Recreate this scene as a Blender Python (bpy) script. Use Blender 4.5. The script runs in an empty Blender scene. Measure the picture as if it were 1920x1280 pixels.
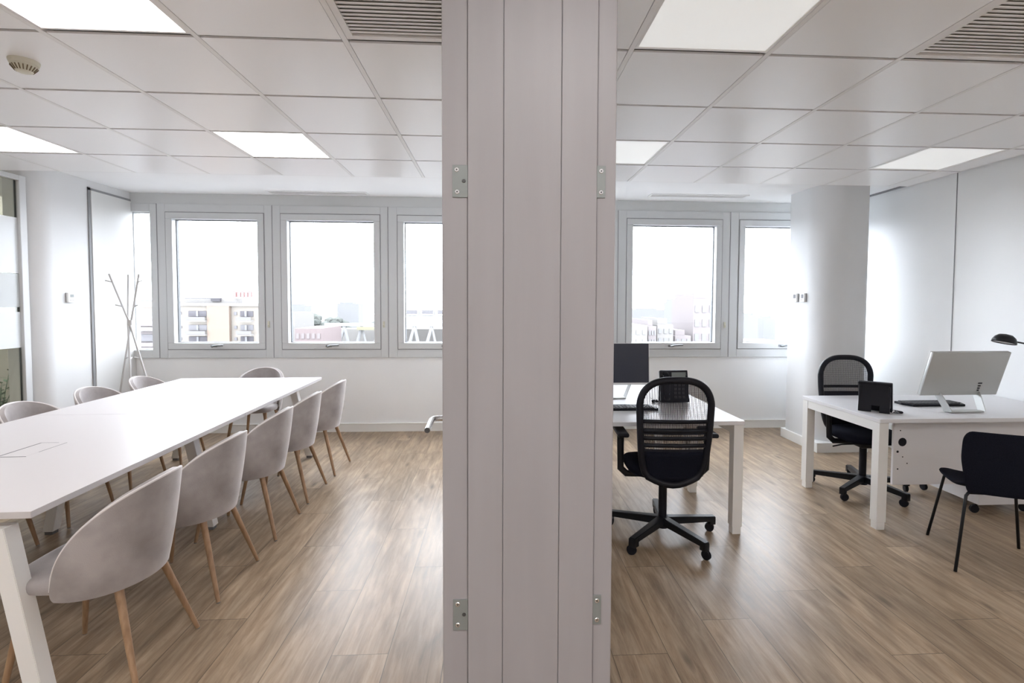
import bpy, bmesh, math, random
from mathutils import Vector, Matrix
random.seed(7)
PI = math.pi
C = bpy.context.scene.collection
scene = bpy.context.scene

# ---------------------------------------------------------------- camera
cam_d = bpy.data.cameras.new('camera'); cam = bpy.data.objects.new('camera', cam_d); C.objects.link(cam)
scene.camera = cam
HC = 1.49
yaw, pit, rol = 0.058, 0.0411, 0.0041
fw = Vector((math.sin(yaw)*math.cos(pit), math.cos(yaw)*math.cos(pit), -math.sin(pit)))
rt = Vector((math.cos(yaw), -math.sin(yaw), 0)); up = rt.cross(fw)
r2 = rt*math.cos(rol) + up*math.sin(rol); u2 = -rt*math.sin(rol) + up*math.cos(rol)
m = Matrix((r2, u2, -fw)).transposed().to_4x4(); m.translation = (0, 0, HC)
cam.matrix_world = m
cam_d.sensor_fit = 'HORIZONTAL'; cam_d.sensor_width = 36.0
cam_d.lens = 966.33/1920*36.0
cam_d.shift_x = (960-984.3)/1920.0
cam_d.shift_y = (607.8-640)/1920.0
cam_d.clip_start = 0.05; cam_d.clip_end = 3000

# ---------------------------------------------------------------- light and exposure
scene.view_settings.view_transform = 'Standard'; scene.view_settings.look = 'None'
scene.view_settings.gamma = 1.0; scene.view_settings.use_curve_mapping = False
scene.view_settings.exposure = 0.24
SKY = 13.0
LAMP_MEETING = 6.0      # panels switched on above the meeting room
LAMP_OFFICE = 0.36
LAMP_FILL = 15.5  # added fill panels, behind the camera and past the glass
w = bpy.data.worlds.new('sky'); scene.world = w; w.use_nodes = True
bgn = w.node_tree.nodes['Background']
bgn.inputs['Color'].default_value = (0.945, 0.99, 1.09, 1); bgn.inputs['Strength'].default_value = SKY
scene.cycles.max_bounces = 10; scene.cycles.diffuse_bounces = 7; scene.cycles.transparent_max_bounces = 24
scene.cycles.use_denoising = True
scene.cycles.sample_clamp_indirect = 8.0
scene.cycles.caustics_reflective = False; scene.cycles.caustics_refractive = False

# ---------------------------------------------------------------- materials
def pmat(name, col, rough=0.5, metal=0.0, spec=0.5, coat=0.0, sheen=0.0, emit=None, es=0.0):
    mt = bpy.data.materials.new(name); mt.use_nodes = True
    b = mt.node_tree.nodes['Principled BSDF']
    b.inputs['Base Color'].default_value = (*col, 1); b.inputs['Roughness'].default_value = rough
    b.inputs['Metallic'].default_value = metal; b.inputs['Specular IOR Level'].default_value = spec
    b.inputs['Coat Weight'].default_value = coat
    b.inputs['Sheen Weight'].default_value = sheen
    if emit:
        b.inputs['Emission Color'].default_value = (*emit, 1); b.inputs['Emission Strength'].default_value = es
    return mt
def nodes(mt): return mt.node_tree.nodes, mt.node_tree.links, mt.node_tree.nodes['Principled BSDF']
def vary(mt, c1, c2, scale=6.0, detail=3.0, bump=0.0, bscale=80.0, stretch=(1,1,1), lo=0.35, hi=0.65):
    n, l, b = nodes(mt)
    tc = n.new('ShaderNodeTexCoord'); mp = n.new('ShaderNodeMapping'); mp.inputs['Scale'].default_value = stretch
    l.new(tc.outputs['Object'], mp.inputs['Vector'])
    nz = n.new('ShaderNodeTexNoise'); nz.inputs['Scale'].default_value = scale; nz.inputs['Detail'].default_value = detail
    l.new(mp.outputs['Vector'], nz.inputs['Vector'])
    cr = n.new('ShaderNodeValToRGB'); cr.color_ramp.elements[0].color = (*c1, 1); cr.color_ramp.elements[1].color = (*c2, 1)
    cr.color_ramp.elements[0].position = lo; cr.color_ramp.elements[1].position = hi
    l.new(nz.outputs['Fac'], cr.inputs['Fac']); l.new(cr.outputs['Color'], b.inputs['Base Color'])
    if bump:
        nb = n.new('ShaderNodeTexNoise'); nb.inputs['Scale'].default_value = bscale
        l.new(mp.outputs['Vector'], nb.inputs['Vector'])
        bp = n.new('ShaderNodeBump'); bp.inputs['Strength'].default_value = bump; bp.inputs['Distance'].default_value = 0.002
        l.new(nb.outputs['Fac'], bp.inputs['Height']); l.new(bp.outputs['Normal'], b.inputs['Normal'])
    return mt

M = {}
M['wall'] = vary(pmat('white_wall_paint', (0.80,0.80,0.80), 0.55, spec=0.3), (0.855,0.865,0.875), (0.875,0.885,0.89), 2.0, bump=0.05)
M['wall_left'] = vary(pmat('warm_white_wall_paint', (0.78,0.76,0.75), 0.55, spec=0.3), (0.77,0.745,0.735), (0.80,0.775,0.765), 2.0, bump=0.05)
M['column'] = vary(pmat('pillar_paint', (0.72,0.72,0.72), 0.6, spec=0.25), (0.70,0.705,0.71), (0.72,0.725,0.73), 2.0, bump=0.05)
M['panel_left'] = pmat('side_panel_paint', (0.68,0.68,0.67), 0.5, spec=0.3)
M['panel'] = vary(pmat('white_wall_panel', (0.8,0.8,0.8), 0.38, spec=0.4), (0.86,0.87,0.875), (0.88,0.89,0.89), 1.5)
M['plaster'] = vary(pmat('ceiling_plaster', (0.86,0.86,0.86), 0.8, spec=0.2), (0.89,0.89,0.895), (0.91,0.91,0.91), 2.0)
M['base'] = pmat('baseboard_paint', (0.84,0.84,0.82), 0.4)
M['tile'] = pmat('metal_ceiling_tile', (0.885,0.88,0.88), 0.28, spec=0.85)
M['tee'] = pmat('ceiling_tee', (0.82,0.81,0.80), 0.4)
M['rail_shade'] = pmat('rail_in_shade', (0.30,0.29,0.275), 0.6)  # tee colour darkened to paint the shade in the cross gaps
M['slot'] = pmat('ceiling_void', (0.30,0.29,0.28), 0.8)
M['duct'] = pmat('duct_grey', (0.42,0.41,0.39), 0.8)
M['alu'] = pmat('window_frame_coat', (0.60,0.61,0.615), 0.42, spec=0.4)
M['gasket'] = pmat('window_gasket', (0.06,0.065,0.07), 0.5)
M['groove'] = pmat('frame_groove', (0.25,0.25,0.26), 0.6)
M['cassette'] = pmat('blind_cassette', (0.60,0.61,0.61), 0.5)
M['chrome'] = pmat('brushed_steel', (0.62,0.62,0.63), 0.25, metal=1.0)
M['handle'] = pmat('window_handle_grey', (0.22,0.23,0.24), 0.35, metal=0.5)
M['steel'] = pmat('satin_steel_plate', (0.22,0.235,0.23), 0.45, metal=0.25)
M['screwhole'] = pmat('screw_dark', (0.09,0.09,0.09), 0.5, metal=0.5)
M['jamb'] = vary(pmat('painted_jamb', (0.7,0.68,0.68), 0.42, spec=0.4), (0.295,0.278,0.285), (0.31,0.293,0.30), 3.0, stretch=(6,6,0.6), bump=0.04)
M['table'] = pmat('white_table_laminate', (0.60,0.57,0.57), 0.38, spec=0.45)
M['table_edge'] = pmat('table_edge_band', (0.6,0.59,0.58), 0.45)
M['metal_white'] = pmat('white_powder_coat', (0.80,0.79,0.77), 0.4)
M['desk'] = pmat('white_desk_laminate', (0.74,0.73,0.745), 0.33, spec=0.45)
M['pegwhite'] = pmat('coat_stand_lacquer', (0.52,0.51,0.50), 0.4)
M['velvet'] = vary(pmat('grey_velvet', (0.36,0.33,0.325), 0.85, spec=0.15, sheen=0.9), (0.255,0.228,0.222), (0.41,0.378,0.37), 5.5, 6.0, bump=0.25, bscale=250, lo=0.30, hi=0.62)
nodes(M['velvet'])[2].inputs['Sheen Roughness'].default_value = 0.35
nodes(M['velvet'])[2].inputs['Sheen Tint'].default_value = (0.95,0.92,0.92,1)
M['lit_rim'] = pmat('velvet_lit_rim', (0.62,0.58,0.57), 0.8, spec=0.15, sheen=0.8)  # paler than the velvet: light along the rim seam, painted in
M['wood_leg'] = vary(pmat('oak_leg', (0.42,0.25,0.13), 0.45), (0.27,0.160,0.088), (0.38,0.24,0.140), 14.0, 4.0, stretch=(4,4,0.4))
M['black'] = pmat('black_plastic', (0.009,0.0095,0.014), 0.45, spec=0.22)
M['blackfab'] = vary(pmat('black_fabric', (0.012,0.013,0.02), 0.9, spec=0.04, sheen=0.0), (0.008,0.009,0.015), (0.013,0.014,0.022), 300.0, 2, bump=0.3, bscale=500)
M['blackmet'] = pmat('black_powder_coat', (0.010,0.011,0.014), 0.38, spec=0.3)
M['grey_plastic'] = pmat('caster_grey', (0.16,0.16,0.17), 0.4)
M['screen'] = pmat('dark_screen', (0.036,0.039,0.055), 0.32, spec=0.35)
M['silver'] = pmat('silver_shell', (0.50,0.51,0.50), 0.38, metal=0.25)
M['silver_light'] = pmat('silver_rim', (0.75,0.75,0.74), 0.35, metal=0.2)
M['key'] = pmat('key_grey', (0.055,0.057,0.062), 0.5)
M['lcd'] = pmat('lcd_grey', (0.16,0.18,0.17), 0.3)
M['cream'] = pmat('cream_plastic', (0.62,0.60,0.50), 0.5)
M['slot_brown'] = pmat('detector_slots', (0.16,0.12,0.07), 0.7)
M['white_plastic'] = pmat('white_plastic', (0.8,0.8,0.79), 0.4)
M['plant'] = vary(pmat('leaf_green', (0.07,0.12,0.06), 0.6), (0.05,0.09,0.05), (0.11,0.16,0.09), 20)
M['pot'] = pmat('pot_grey', (0.5,0.5,0.48), 0.6)
M['greenwall'] = pmat('beige_green_wall', (0.42,0.41,0.36), 0.7)

def lamp_mat(name, col, s):
    mt = pmat(name, (0.8,0.8,0.8), 0.5, emit=col, es=s); return mt
M['lamp_on'] = lamp_mat('led_panel_warm', (1.0,0.945,0.925), LAMP_MEETING)
M['lamp_dim'] = lamp_mat('led_panel_office', (0.97,0.99,0.97), LAMP_OFFICE)
M['lamp_fill'] = lamp_mat('led_panel_fill', (1.0,0.985,0.99), LAMP_FILL)

def glass_mat(name, tint=(1,1,1), refl=1.0):
    mt = bpy.data.materials.new(name); mt.use_nodes = True; n = mt.node_tree.nodes; l = mt.node_tree.links
    n.clear(); o = n.new('ShaderNodeOutputMaterial'); t = n.new('ShaderNodeBsdfTransparent'); g = n.new('ShaderNodeBsdfGlossy')
    t.inputs['Color'].default_value = (*tint, 1); g.inputs['Roughness'].default_value = 0.02
    f = n.new('ShaderNodeFresnel'); f.inputs['IOR'].default_value = 1.45
    ge = n.new('ShaderNodeNewGeometry'); mi = n.new('ShaderNodeMath'); mi.operation = 'MULTIPLY_ADD'
    mi.inputs[1].default_value = 1/1.45-1.45; mi.inputs[2].default_value = 1.45      # same reflectance on the inner face of the pane
    l.new(ge.outputs['Backfacing'], mi.inputs[0]); l.new(mi.outputs[0], f.inputs['IOR'])
    mu = n.new('ShaderNodeMath'); mu.operation = 'MULTIPLY'; mu.inputs[1].default_value = refl
    mx = n.new('ShaderNodeMixShader')
    l.new(f.outputs[0], mu.inputs[0]); l.new(mu.outputs[0], mx.inputs[0]); l.new(t.outputs[0], mx.inputs[1]); l.new(g.outputs[0], mx.inputs[2])
    l.new(mx.outputs[0], o.inputs['Surface']); return mt
M['glass'] = glass_mat('window_glass', (0.98,0.99,0.985), 0.6)
M['glass_part'] = glass_mat('partition_glass', (0.94,0.96,0.92), 1.0)
def film_mat(name, col, opac):
    mt = pmat(name, col, 0.35, spec=0.5); n, l, b = nodes(mt)
    t = n.new('ShaderNodeBsdfTransparent'); mx = n.new('ShaderNodeMixShader'); mx.inputs[0].default_value = opac
    o = [x for x in n if x.type == 'OUTPUT_MATERIAL'][0]
    l.new(t.outputs[0], mx.inputs[1]); l.new(b.outputs[0], mx.inputs[2]); l.new(mx.outputs[0], o.inputs['Surface']); return mt
M['film'] = film_mat('frosted_film', (0.66,0.68,0.69), 0.90)
M['film_soft'] = film_mat('frosted_film_soft', (0.50,0.52,0.52), 0.85)

# black chair mesh: woven net, fine vertical threads with gaps
def net_mat():
    mt = pmat('woven_net', (0.014,0.015,0.022), 0.7, spec=0.2); n, l, b = nodes(mt)
    tc = n.new('ShaderNodeTexCoord'); sp = n.new('ShaderNodeSeparateXYZ'); l.new(tc.outputs['Object'], sp.inputs[0])
    def mth(op, a, bb=None):
        q = n.new('ShaderNodeMath'); q.operation = op
        for i, v in enumerate((a, bb)):
            if v is None: continue
            if isinstance(v, (int, float)): q.inputs[i].default_value = v
            else: l.new(v, q.inputs[i])
        return q.outputs[0]
    fx = mth('FRACT', mth('MULTIPLY', sp.outputs['X'], 1/0.0075))
    fz = mth('FRACT', mth('MULTIPLY', sp.outputs['Z'], 1/0.0060))
    tx = mth('LESS_THAN', fx, 0.50); tz = mth('LESS_THAN', fz, 0.32)
    # thicker cross bands every 34 mm, heavier in the lower back
    fb = mth('FRACT', mth('MULTIPLY', sp.outputs['Z'], 1/0.036))
    band = mth('LESS_THAN', fb, mth('ADD', 0.05, mth('MULTIPLY', mth('LESS_THAN', sp.outputs['Z'], 0.76), 0.45)))
    f = mth('MAXIMUM', mth('MAXIMUM', tx, tz), band)
    t = n.new('ShaderNodeBsdfTransparent'); mx = n.new('ShaderNodeMixShader')
    o = [x for x in n if x.type == 'OUTPUT_MATERIAL'][0]
    l.new(f, mx.inputs[0]); l.new(t.outputs[0], mx.inputs[1]); l.new(b.outputs[0], mx.inputs[2]); l.new(mx.outputs[0], o.inputs['Surface'])
    return mt
M['net'] = net_mat()

def floor_mat():
    mt = pmat('oak_plank_floor', (0.4,0.3,0.22), 0.36, spec=0.34); n, l, b = nodes(mt)
    tc = n.new('ShaderNodeTexCoord'); sp = n.new('ShaderNodeSeparateXYZ'); l.new(tc.outputs['Object'], sp.inputs[0])
    def mth(op, a, bb=None, cc=None):
        q = n.new('ShaderNodeMath'); q.operation = op
        for i, v in enumerate((a, bb, cc)):
            if v is None: continue
            if isinstance(v, (int, float)): q.inputs[i].default_value = v
            else: l.new(v, q.inputs[i])
        return q.outputs[0]
    u = mth('MULTIPLY', mth('ADD', sp.outputs['X'], 0.925), 1/0.2375)
    row = mth('FLOOR', u); fu = mth('FRACT', u)
    v = mth('MULTIPLY', mth('ADD', mth('SUBTRACT', sp.outputs['Y'], 2.66), mth('MULTIPLY', row, 0.5)), 1/1.22)
    col = mth('FLOOR', v); fv = mth('FRACT', v)
    cx = n.new('ShaderNodeCombineXYZ'); l.new(row, cx.inputs[0]); l.new(col, cx.inputs[1])
    wn = n.new('ShaderNodeTexWhiteNoise'); wn.noise_dimensions = '2D'; l.new(cx.outputs[0], wn.inputs['Vector'])
    # grain
    mp = n.new('ShaderNodeMapping'); mp.inputs['Scale'].default_value = (20, 1.7, 1)
    vadd = n.new('ShaderNodeVectorMath'); vadd.operation = 'MULTIPLY_ADD'
    l.new(wn.outputs['Color'], vadd.inputs[0]); vadd.inputs[1].default_value = (7, 7, 0); l.new(tc.outputs['Object'], vadd.inputs[2])
    l.new(vadd.outputs[0], mp.inputs['Vector'])
    nz = n.new('ShaderNodeTexNoise'); nz.inputs['Scale'].default_value = 1.6; nz.inputs['Detail'].default_value = 7; nz.inputs['Roughness'].default_value = 0.68; nz.inputs['Distortion'].default_value = 0.5
    l.new(mp.outputs[0], nz.inputs['Vector'])
    cr = n.new('ShaderNodeValToRGB'); e = cr.color_ramp.elements
    e[0].position = 0.22; e[0].color = (0.150,0.098,0.058,1); e[1].position = 0.78; e[1].color = (0.46,0.36,0.255,1)
    k = e.new(0.46); k.color = (0.295,0.212,0.140,1); k = e.new(0.57); k.color = (0.36,0.268,0.183,1)
    l.new(nz.outputs['Fac'], cr.inputs['Fac'])
    # knots
    vk = n.new('ShaderNodeMapping'); vk.inputs['Scale'].default_value = (5.5, 1.6, 1); l.new(vadd.outputs[0], vk.inputs['Vector'])
    vo = n.new('ShaderNodeTexVoronoi'); vo.inputs['Scale'].default_value = 1.0; l.new(vk.outputs[0], vo.inputs['Vector'])
    kr = n.new('ShaderNodeMapRange'); kr.inputs['From Min'].default_value = 0.02; kr.inputs['From Max'].default_value = 0.15; kr.inputs['To Min'].default_value = 0.45; kr.inputs['To Max'].default_value = 1.0
    l.new(vo.outputs['Distance'], kr.inputs['Value'])
    # per plank tone
    pr = n.new('ShaderNodeMapRange'); pr.inputs['To Min'].default_value = 0.86; pr.inputs['To Max'].default_value = 1.14
    l.new(wn.outputs['Value'], pr.inputs['Value'])
    # seams
    eu = mth('MINIMUM', fu, mth('SUBTRACT', 1.0, fu)); ev = mth('MULTIPLY', mth('MINIMUM', fv, mth('SUBTRACT', 1.0, fv)), 1.22/0.2375)
    em = mth('MINIMUM', eu, ev)
    seam = mth('ADD', mth('MULTIPLY', mth('GREATER_THAN', em, 0.0075), 0.55), 0.45)
    mp2 = n.new('ShaderNodeMapping'); mp2.inputs['Scale'].default_value = (7, 1.6, 1); l.new(vadd.outputs[0], mp2.inputs['Vector'])
    nz2 = n.new('ShaderNodeTexNoise'); nz2.inputs['Scale'].default_value = 1.3; nz2.inputs['Detail'].default_value = 4; nz2.inputs['Distortion'].default_value = 1.2
    l.new(mp2.outputs[0], nz2.inputs['Vector'])
    mr = n.new('ShaderNodeMapRange'); mr.inputs['From Min'].default_value = 0.3; mr.inputs['From Max'].default_value = 0.7; mr.inputs['To Min'].default_value = 0.76; mr.inputs['To Max'].default_value = 1.18
    l.new(nz2.outputs['Fac'], mr.inputs['Value'])
    tone = mth('MULTIPLY', mth('MULTIPLY', mth('MULTIPLY', pr.outputs[0], mr.outputs[0]), kr.outputs[0]), seam)
    mv = n.new('ShaderNodeVectorMath'); mv.operation = 'SCALE'; l.new(cr.outputs['Color'], mv.inputs[0]); l.new(tone, mv.inputs['Scale'])
    l.new(mv.outputs[0], b.inputs['Base Color'])
    bp = n.new('ShaderNodeBump'); bp.inputs['Strength'].default_value = 0.25; bp.inputs['Distance'].default_value = 0.001
    l.new(mth('ADD', nz.outputs['Fac'], seam), bp.inputs['Height']); l.new(bp.outputs[0], b.inputs['Normal'])
    rr = n.new('ShaderNodeMapRange'); rr.inputs['To Min'].default_value = 0.28; rr.inputs['To Max'].default_value = 0.42
    l.new(nz.outputs['Fac'], rr.inputs['Value']); l.new(rr.outputs[0], b.inputs['Roughness'])
    return mt
M['floor'] = floor_mat()

# ---------------------------------------------------------------- mesh helpers
def V(*a): return Vector(a)
class MB:
    def __init__(s): s.bm = bmesh.new()
    def box(s, x0, x1, y0, y1, z0, z1, bev=0.0, rot=None, seg=2):
        r = bmesh.ops.create_cube(s.bm, size=1.0); vs = r['verts']
        for v in vs: v.co = V((x0+x1)/2 + v.co.x*(x1-x0), (y0+y1)/2 + v.co.y*(y1-y0), (z0+z1)/2 + v.co.z*(z1-z0))
        if rot: 
            for v in vs: v.co = rot @ v.co
        if bev:
            es = list({e for v in vs for e in v.link_edges})
            bmesh.ops.bevel(s.bm, geom=es, offset=bev, segments=seg, affect='EDGES', profile=0.5)
        return s
    def bar(s, a, b, wx, wy, axis=None, bev=0.0, wx2=None, wy2=None):
        """square bar from a to b; sections stay level (horizontal cut) when axis is None"""
        a = Vector(a); b = Vector(b)
        wx2 = wx2 or wx; wy2 = wy2 or wy
        if axis is None: ux, uy = V(1,0,0), V(0,1,0)
        else:
            d = (b-a).normalized(); ux = Vector(axis).normalized(); uy = d.cross(ux).normalized(); ux = uy.cross(d).normalized()
        vs = []
        for p, hx, hy in ((a, wx/2, wy/2), (b, wx2/2, wy2/2)):
            for sx, sy in ((-1,-1),(1,-1),(1,1),(-1,1)): vs.append(s.bm.verts.new(p + ux*sx*hx + uy*sy*hy))
        fs = [s.bm.faces.new(q) for q in ((vs[3],vs[2],vs[1],vs[0]), vs[4:8])]
        for i in range(4):
            j = (i+1) % 4; fs.append(s.bm.faces.new((vs[i], vs[j], vs[4+j], vs[4+i])))
        if bev:
            es = list({e for f in fs for e in f.edges}); bmesh.ops.bevel(s.bm, geom=es, offset=bev, segments=2, affect='EDGES')
        return s
    def tube(s, pts, r, n=12, r_end=None, closed=False, cap=True, sq=None):
        pts = [Vector(p) for p in pts]; rings = []; N = len(pts)
        prev = None
        for i, p in enumerate(pts):
            if closed: d = (pts[(i+1) % N]-pts[i-1]).normalized()
            elif i == 0: d = (pts[1]-p).normalized()
            elif i == N-1: d = (p-pts[i-1]).normalized()
            else: d = ((pts[i+1]-p).normalized() + (p-pts[i-1]).normalized()).normalized()
            if prev is None:
                up0 = V(0,0,1) if abs(d.z) < 0.9 else V(1,0,0)
                sx = d.cross(up0).normalized()
            else: sx = (prev - d*prev.dot(d)).normalized()
            prev = sx; sy = d.cross(sx).normalized()
            rr = r if not callable(r) else r(i/(N-1))
            if r_end is not None: rr = r + (r_end-r)*i/(N-1)
            ring = []
            for k in range(n):
                a = 2*PI*k/n; ca, sa = math.cos(a), math.sin(a)
                if sq: ca *= sq[0]; sa *= sq[1]
                ring.append(s.bm.verts.new(p + sx*ca*rr + sy*sa*rr))
            rings.append(ring)
        R = range(N if closed else N-1)
        for i in R:
            A, B = rings[i], rings[(i+1) % N]
            for k in range(n):
                s.bm.faces.new((A[k], A[(k+1) % n], B[(k+1) % n], B[k]))
        if cap and not closed:
            s.bm.faces.new(list(reversed(rings[0]))); s.bm.faces.new(rings[-1])
        return s
    def lathe(s, prof, n=32, mat=None):
        rings = []
        for (r, z) in prof:
            if r < 1e-6: rings.append([s.bm.verts.new(V(0,0,z))])
            else: rings.append([s.bm.verts.new(V(r*math.cos(2*PI*k/n), r*math.sin(2*PI*k/n), z)) for k in range(n)])
        new = [v for g in rings for v in g]
        for A, B in zip(rings, rings[1:]):
            for k in range(n):
                q = [A[k % len(A)], A[(k+1) % len(A)], B[(k+1) % len(B)], B[k % len(B)]]
                q2 = []
                for x in q:
                    if x not in q2: q2.append(x)
                if len(q2) > 2: s.bm.faces.new(q2)
        if mat is not None:
            for v in new: v.co = mat @ v.co
        return s
    def prism(s, poly, z0, z1, mat=None):
        a = [s.bm.verts.new(V(x, y, z0)) for x, y in poly]; b = [s.bm.verts.new(V(x, y, z1)) for x, y in poly]
        s.bm.faces.new(list(reversed(a))); s.bm.faces.new(b)
        for i in range(len(poly)):
            j = (i+1) % len(poly); s.bm.faces.new((a[i], a[j], b[j], b[i]))
        if mat is not None:
            for v in a+b: v.co = mat @ v.co
        return s
    def grid(s, f, nu, nv, closed_u=False):
        g = [[s.bm.verts.new(Vector(f(i/nu, j/nv))) for j in range(nv+1)] for i in range(nu + (0 if closed_u else 1))]
        L = len(g)
        for i in range(nu):
            for j in range(nv):
                A, B = g[i], g[(i+1) % L]
                s.bm.faces.new((A[j], B[j], B[j+1], A[j+1]))
        return s
    def sphere(s, c, r, sc=(1,1,1), sub=2):
        q = bmesh.ops.create_icosphere(s.bm, subdivisions=sub, radius=r)
        for v in q['verts']: v.co = V(c[0]+v.co.x*sc[0], c[1]+v.co.y*sc[1], c[2]+v.co.z*sc[2])
        return s
    def xf(s, mat):
        for v in s.bm.verts: v.co = mat @ v.co
        return s
    def build(s, name, mt, parent=None, smooth=False, bevel=0.0, solid=0.0, sub=0, label=None, soff=0.0):
        bmesh.ops.recalc_face_normals(s.bm, faces=s.bm.faces)
        me = bpy.data.meshes.new(name); s.bm.to_mesh(me); s.bm.free()
        me.materials.append(mt)
        if smooth:
            for p in me.polygons: p.use_smooth = True
        o = bpy.data.objects.new(name, me); C.objects.link(o)
        if parent is not None: o.parent = parent
        if solid:
            q = o.modifiers.new('solid', 'SOLIDIFY'); q.thickness = solid; q.offset = soff
        if bevel:
            q = o.modifiers.new('bevel', 'BEVEL'); q.width = bevel; q.segments = 2; q.limit_method = 'ANGLE'; q.angle_limit = math.radians(40)
        if sub:
            q = o.modifiers.new('sub', 'SUBSURF'); q.levels = sub; q.render_levels = sub
        if smooth and smooth != 'all':
            me.set_sharp_from_angle(angle=math.radians(38))
        if label: o['label'] = label
        return o
def smoothall(o):
    for p in o.data.polygons: p.use_smooth = True
    return o
def thing(name, label, cat, loc=(0,0,0), rz=0.0, group=None, parent=None):
    o = bpy.data.objects.new(name, None); C.objects.link(o); o.location = loc; o.rotation_euler = (0,0,rz)
    o.empty_display_size = 0.1
    if parent: o.parent = parent
    if label: o['label'] = label
    if cat: o['category'] = cat
    if group: o['group'] = group
    return o
def tag(o, label, cat, group=None):
    o['label'] = label; o['category'] = cat
    if group: o['group'] = group
    return o
def struct(o, label=None):
    o['kind'] = 'structure'
    if label: o['label'] = label
    return o
def sempty(name, label=None, loc=(0,0,0)):
    o = bpy.data.objects.new(name, None); C.objects.link(o); o.location = loc; o['kind'] = 'structure'
    if label: o['label'] = label
    return o
def dup(root, loc, rz, label, group=None, scale=None):
    r = root.copy(); C.objects.link(r); r.location = loc; r.rotation_euler = (0,0,rz); r['label'] = label
    if group: r['group'] = group
    if scale: r.scale = scale
    for ch in list(root.children):
        c = ch.copy(); C.objects.link(c); c.parent = r
        for g in list(ch.children):
            d = g.copy(); C.objects.link(d); d.parent = c
    return r
def Rz(a): return Matrix.Rotation(a, 4, 'Z')
def Rx(a): return Matrix.Rotation(a, 4, 'X')
def T(*a): return Matrix.Translation(V(*a))

# ================================================================ the setting
ZC = 2.58; ZP = 2.69; YW = 6.0
YB = -3.0                      # back of the hall behind the camera
XL, XR = -4.13, 4.13
o = MB().box(-8.2, XR+0.2, YB-0.2, YW+0.25, -0.12, 0.0).build('floor', M['floor']); struct(o, 'oak plank floor running through both rooms')

# ---- far wall below the windows and above them
o = MB().box(-4.6, XR+0.2, YW, YW+0.25, 0, 0.86).box(-4.6, XR+0.2, YW, YW+0.25, 2.57, 2.95).build('wall_far', M['wall']); struct(o, 'white wall under the windows')
# left side: column with rounded corner, return wall to window, panel
def arc(cx, cy, r, a0, a1, n=10): return [(cx+r*math.cos(a0+(a1-a0)*i/n), cy+r*math.sin(a0+(a1-a0)*i/n)) for i in range(n+1)]
poly = [(-4.30, YW), (-4.30, 4.80)] + arc(-4.03-0.17, 4.80+0.17, 0.17, -PI/2, 0, 12) + [(-4.03, YW)]
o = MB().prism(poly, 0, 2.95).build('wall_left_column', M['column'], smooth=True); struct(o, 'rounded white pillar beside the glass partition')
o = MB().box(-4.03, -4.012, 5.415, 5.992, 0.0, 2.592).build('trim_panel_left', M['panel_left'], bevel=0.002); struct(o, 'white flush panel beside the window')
o = MB().box(-4.030, -4.018, 5.385, 5.415, 0, 2.622).box(-4.030, -4.018, 5.385, 5.995, 2.592, 2.615).build('trim_shadow_gap', M['groove']); struct(o)
# right wall (panels with a seam) and free-standing column
poly = [(XR, YW), (XR, YB), (XR+0.2, YB), (XR+0.2, YW)]
o = MB().prism(poly, 0, 2.95).build('wall_right', M['panel']); struct(o, 'smooth white panelled wall behind the right hand desk')
o = MB().box(XR-0.003, XR+0.01, 4.426, 4.434, 0.0, ZP).box(XR-0.003, XR+0.01, 1.9, 1.908, 0.0, ZP).build('trim_panel_seam', M['groove']); struct(o)
o = MB().box(XR-0.03, XR, YB, 5.9, ZP-0.014, ZP-0.001).build('trim_wall_top', M['groove']); struct(o)
# column right
R_ = 0.26
poly = arc(3.245+R_, 4.955+R_, R_, PI, 1.5*PI, 12) + [(3.74, 4.955), (3.74, 5.60), (3.30, 5.60)] 
poly = arc(3.245+R_, 4.955+R_, R_, PI, 1.5*PI, 14) + arc(3.74-0.06, 4.955+0.06, 0.06, -PI/2, 0, 4) + [(3.74, 5.58)] + arc(3.245+0.06, 5.52, 0.06, PI/2, PI, 4)
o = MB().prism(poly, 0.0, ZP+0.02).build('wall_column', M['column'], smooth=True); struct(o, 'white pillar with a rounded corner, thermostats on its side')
bp_ = [(3.225, 5.60), (3.225, 4.935), (3.76, 4.935), (3.76, 5.60)]
o = MB().prism(bp_, 0.0, 0.10).build('baseboard_column', M['base'], bevel=0.004); struct(o)
# partition between the rooms: thin wall behind the thick post
o = MB().box(-0.02, 0.19, 1.36, YW, 0, 2.95).build('wall_partition', M['wall']); struct(o, 'white dividing wall behind the post')
# baseboards
o = MB().box(-4.01, -0.03, YW-0.016, YW, 0, 0.095).box(-4.01, -0.03, YW-0.022, YW, 0.088, 0.1).build('baseboard_far_left', M['base'], bevel=0.002); struct(o)
o = MB().box(0.2, XR, YW-0.016, YW, 0, 0.095).box(0.2, XR, YW-0.022, YW, 0.088, 0.1).build('baseboard_far_right', M['base'], bevel=0.002); struct(o)
o = MB().box(XR-0.014, XR, YB, YW-0.02, 0, 0.1).build('baseboard_right', M['base'], bevel=0.002); struct(o)
# hall behind the camera and the room beyond the glass
o = MB().box(-8.2, XR+0.2, YB-0.2, YB, 0, 2.95).build('wall_back', M['wall']); struct(o)
o = MB().box(-8.2, -8.0, YB, YW+0.25, 0, 2.95)  .box(-8.0, -4.60, YW, YW+0.25, 0, 2.95).build('wall_beyond_glass', M['greenwall']); struct(o, 'beige green wall of the room beyond the glass')
o = MB().box(-8.2, -4.2, YB, YW+0.25, 2.95, 3.05).build('ceiling_beyond_glass', M['greenwall']); struct(o)

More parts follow.
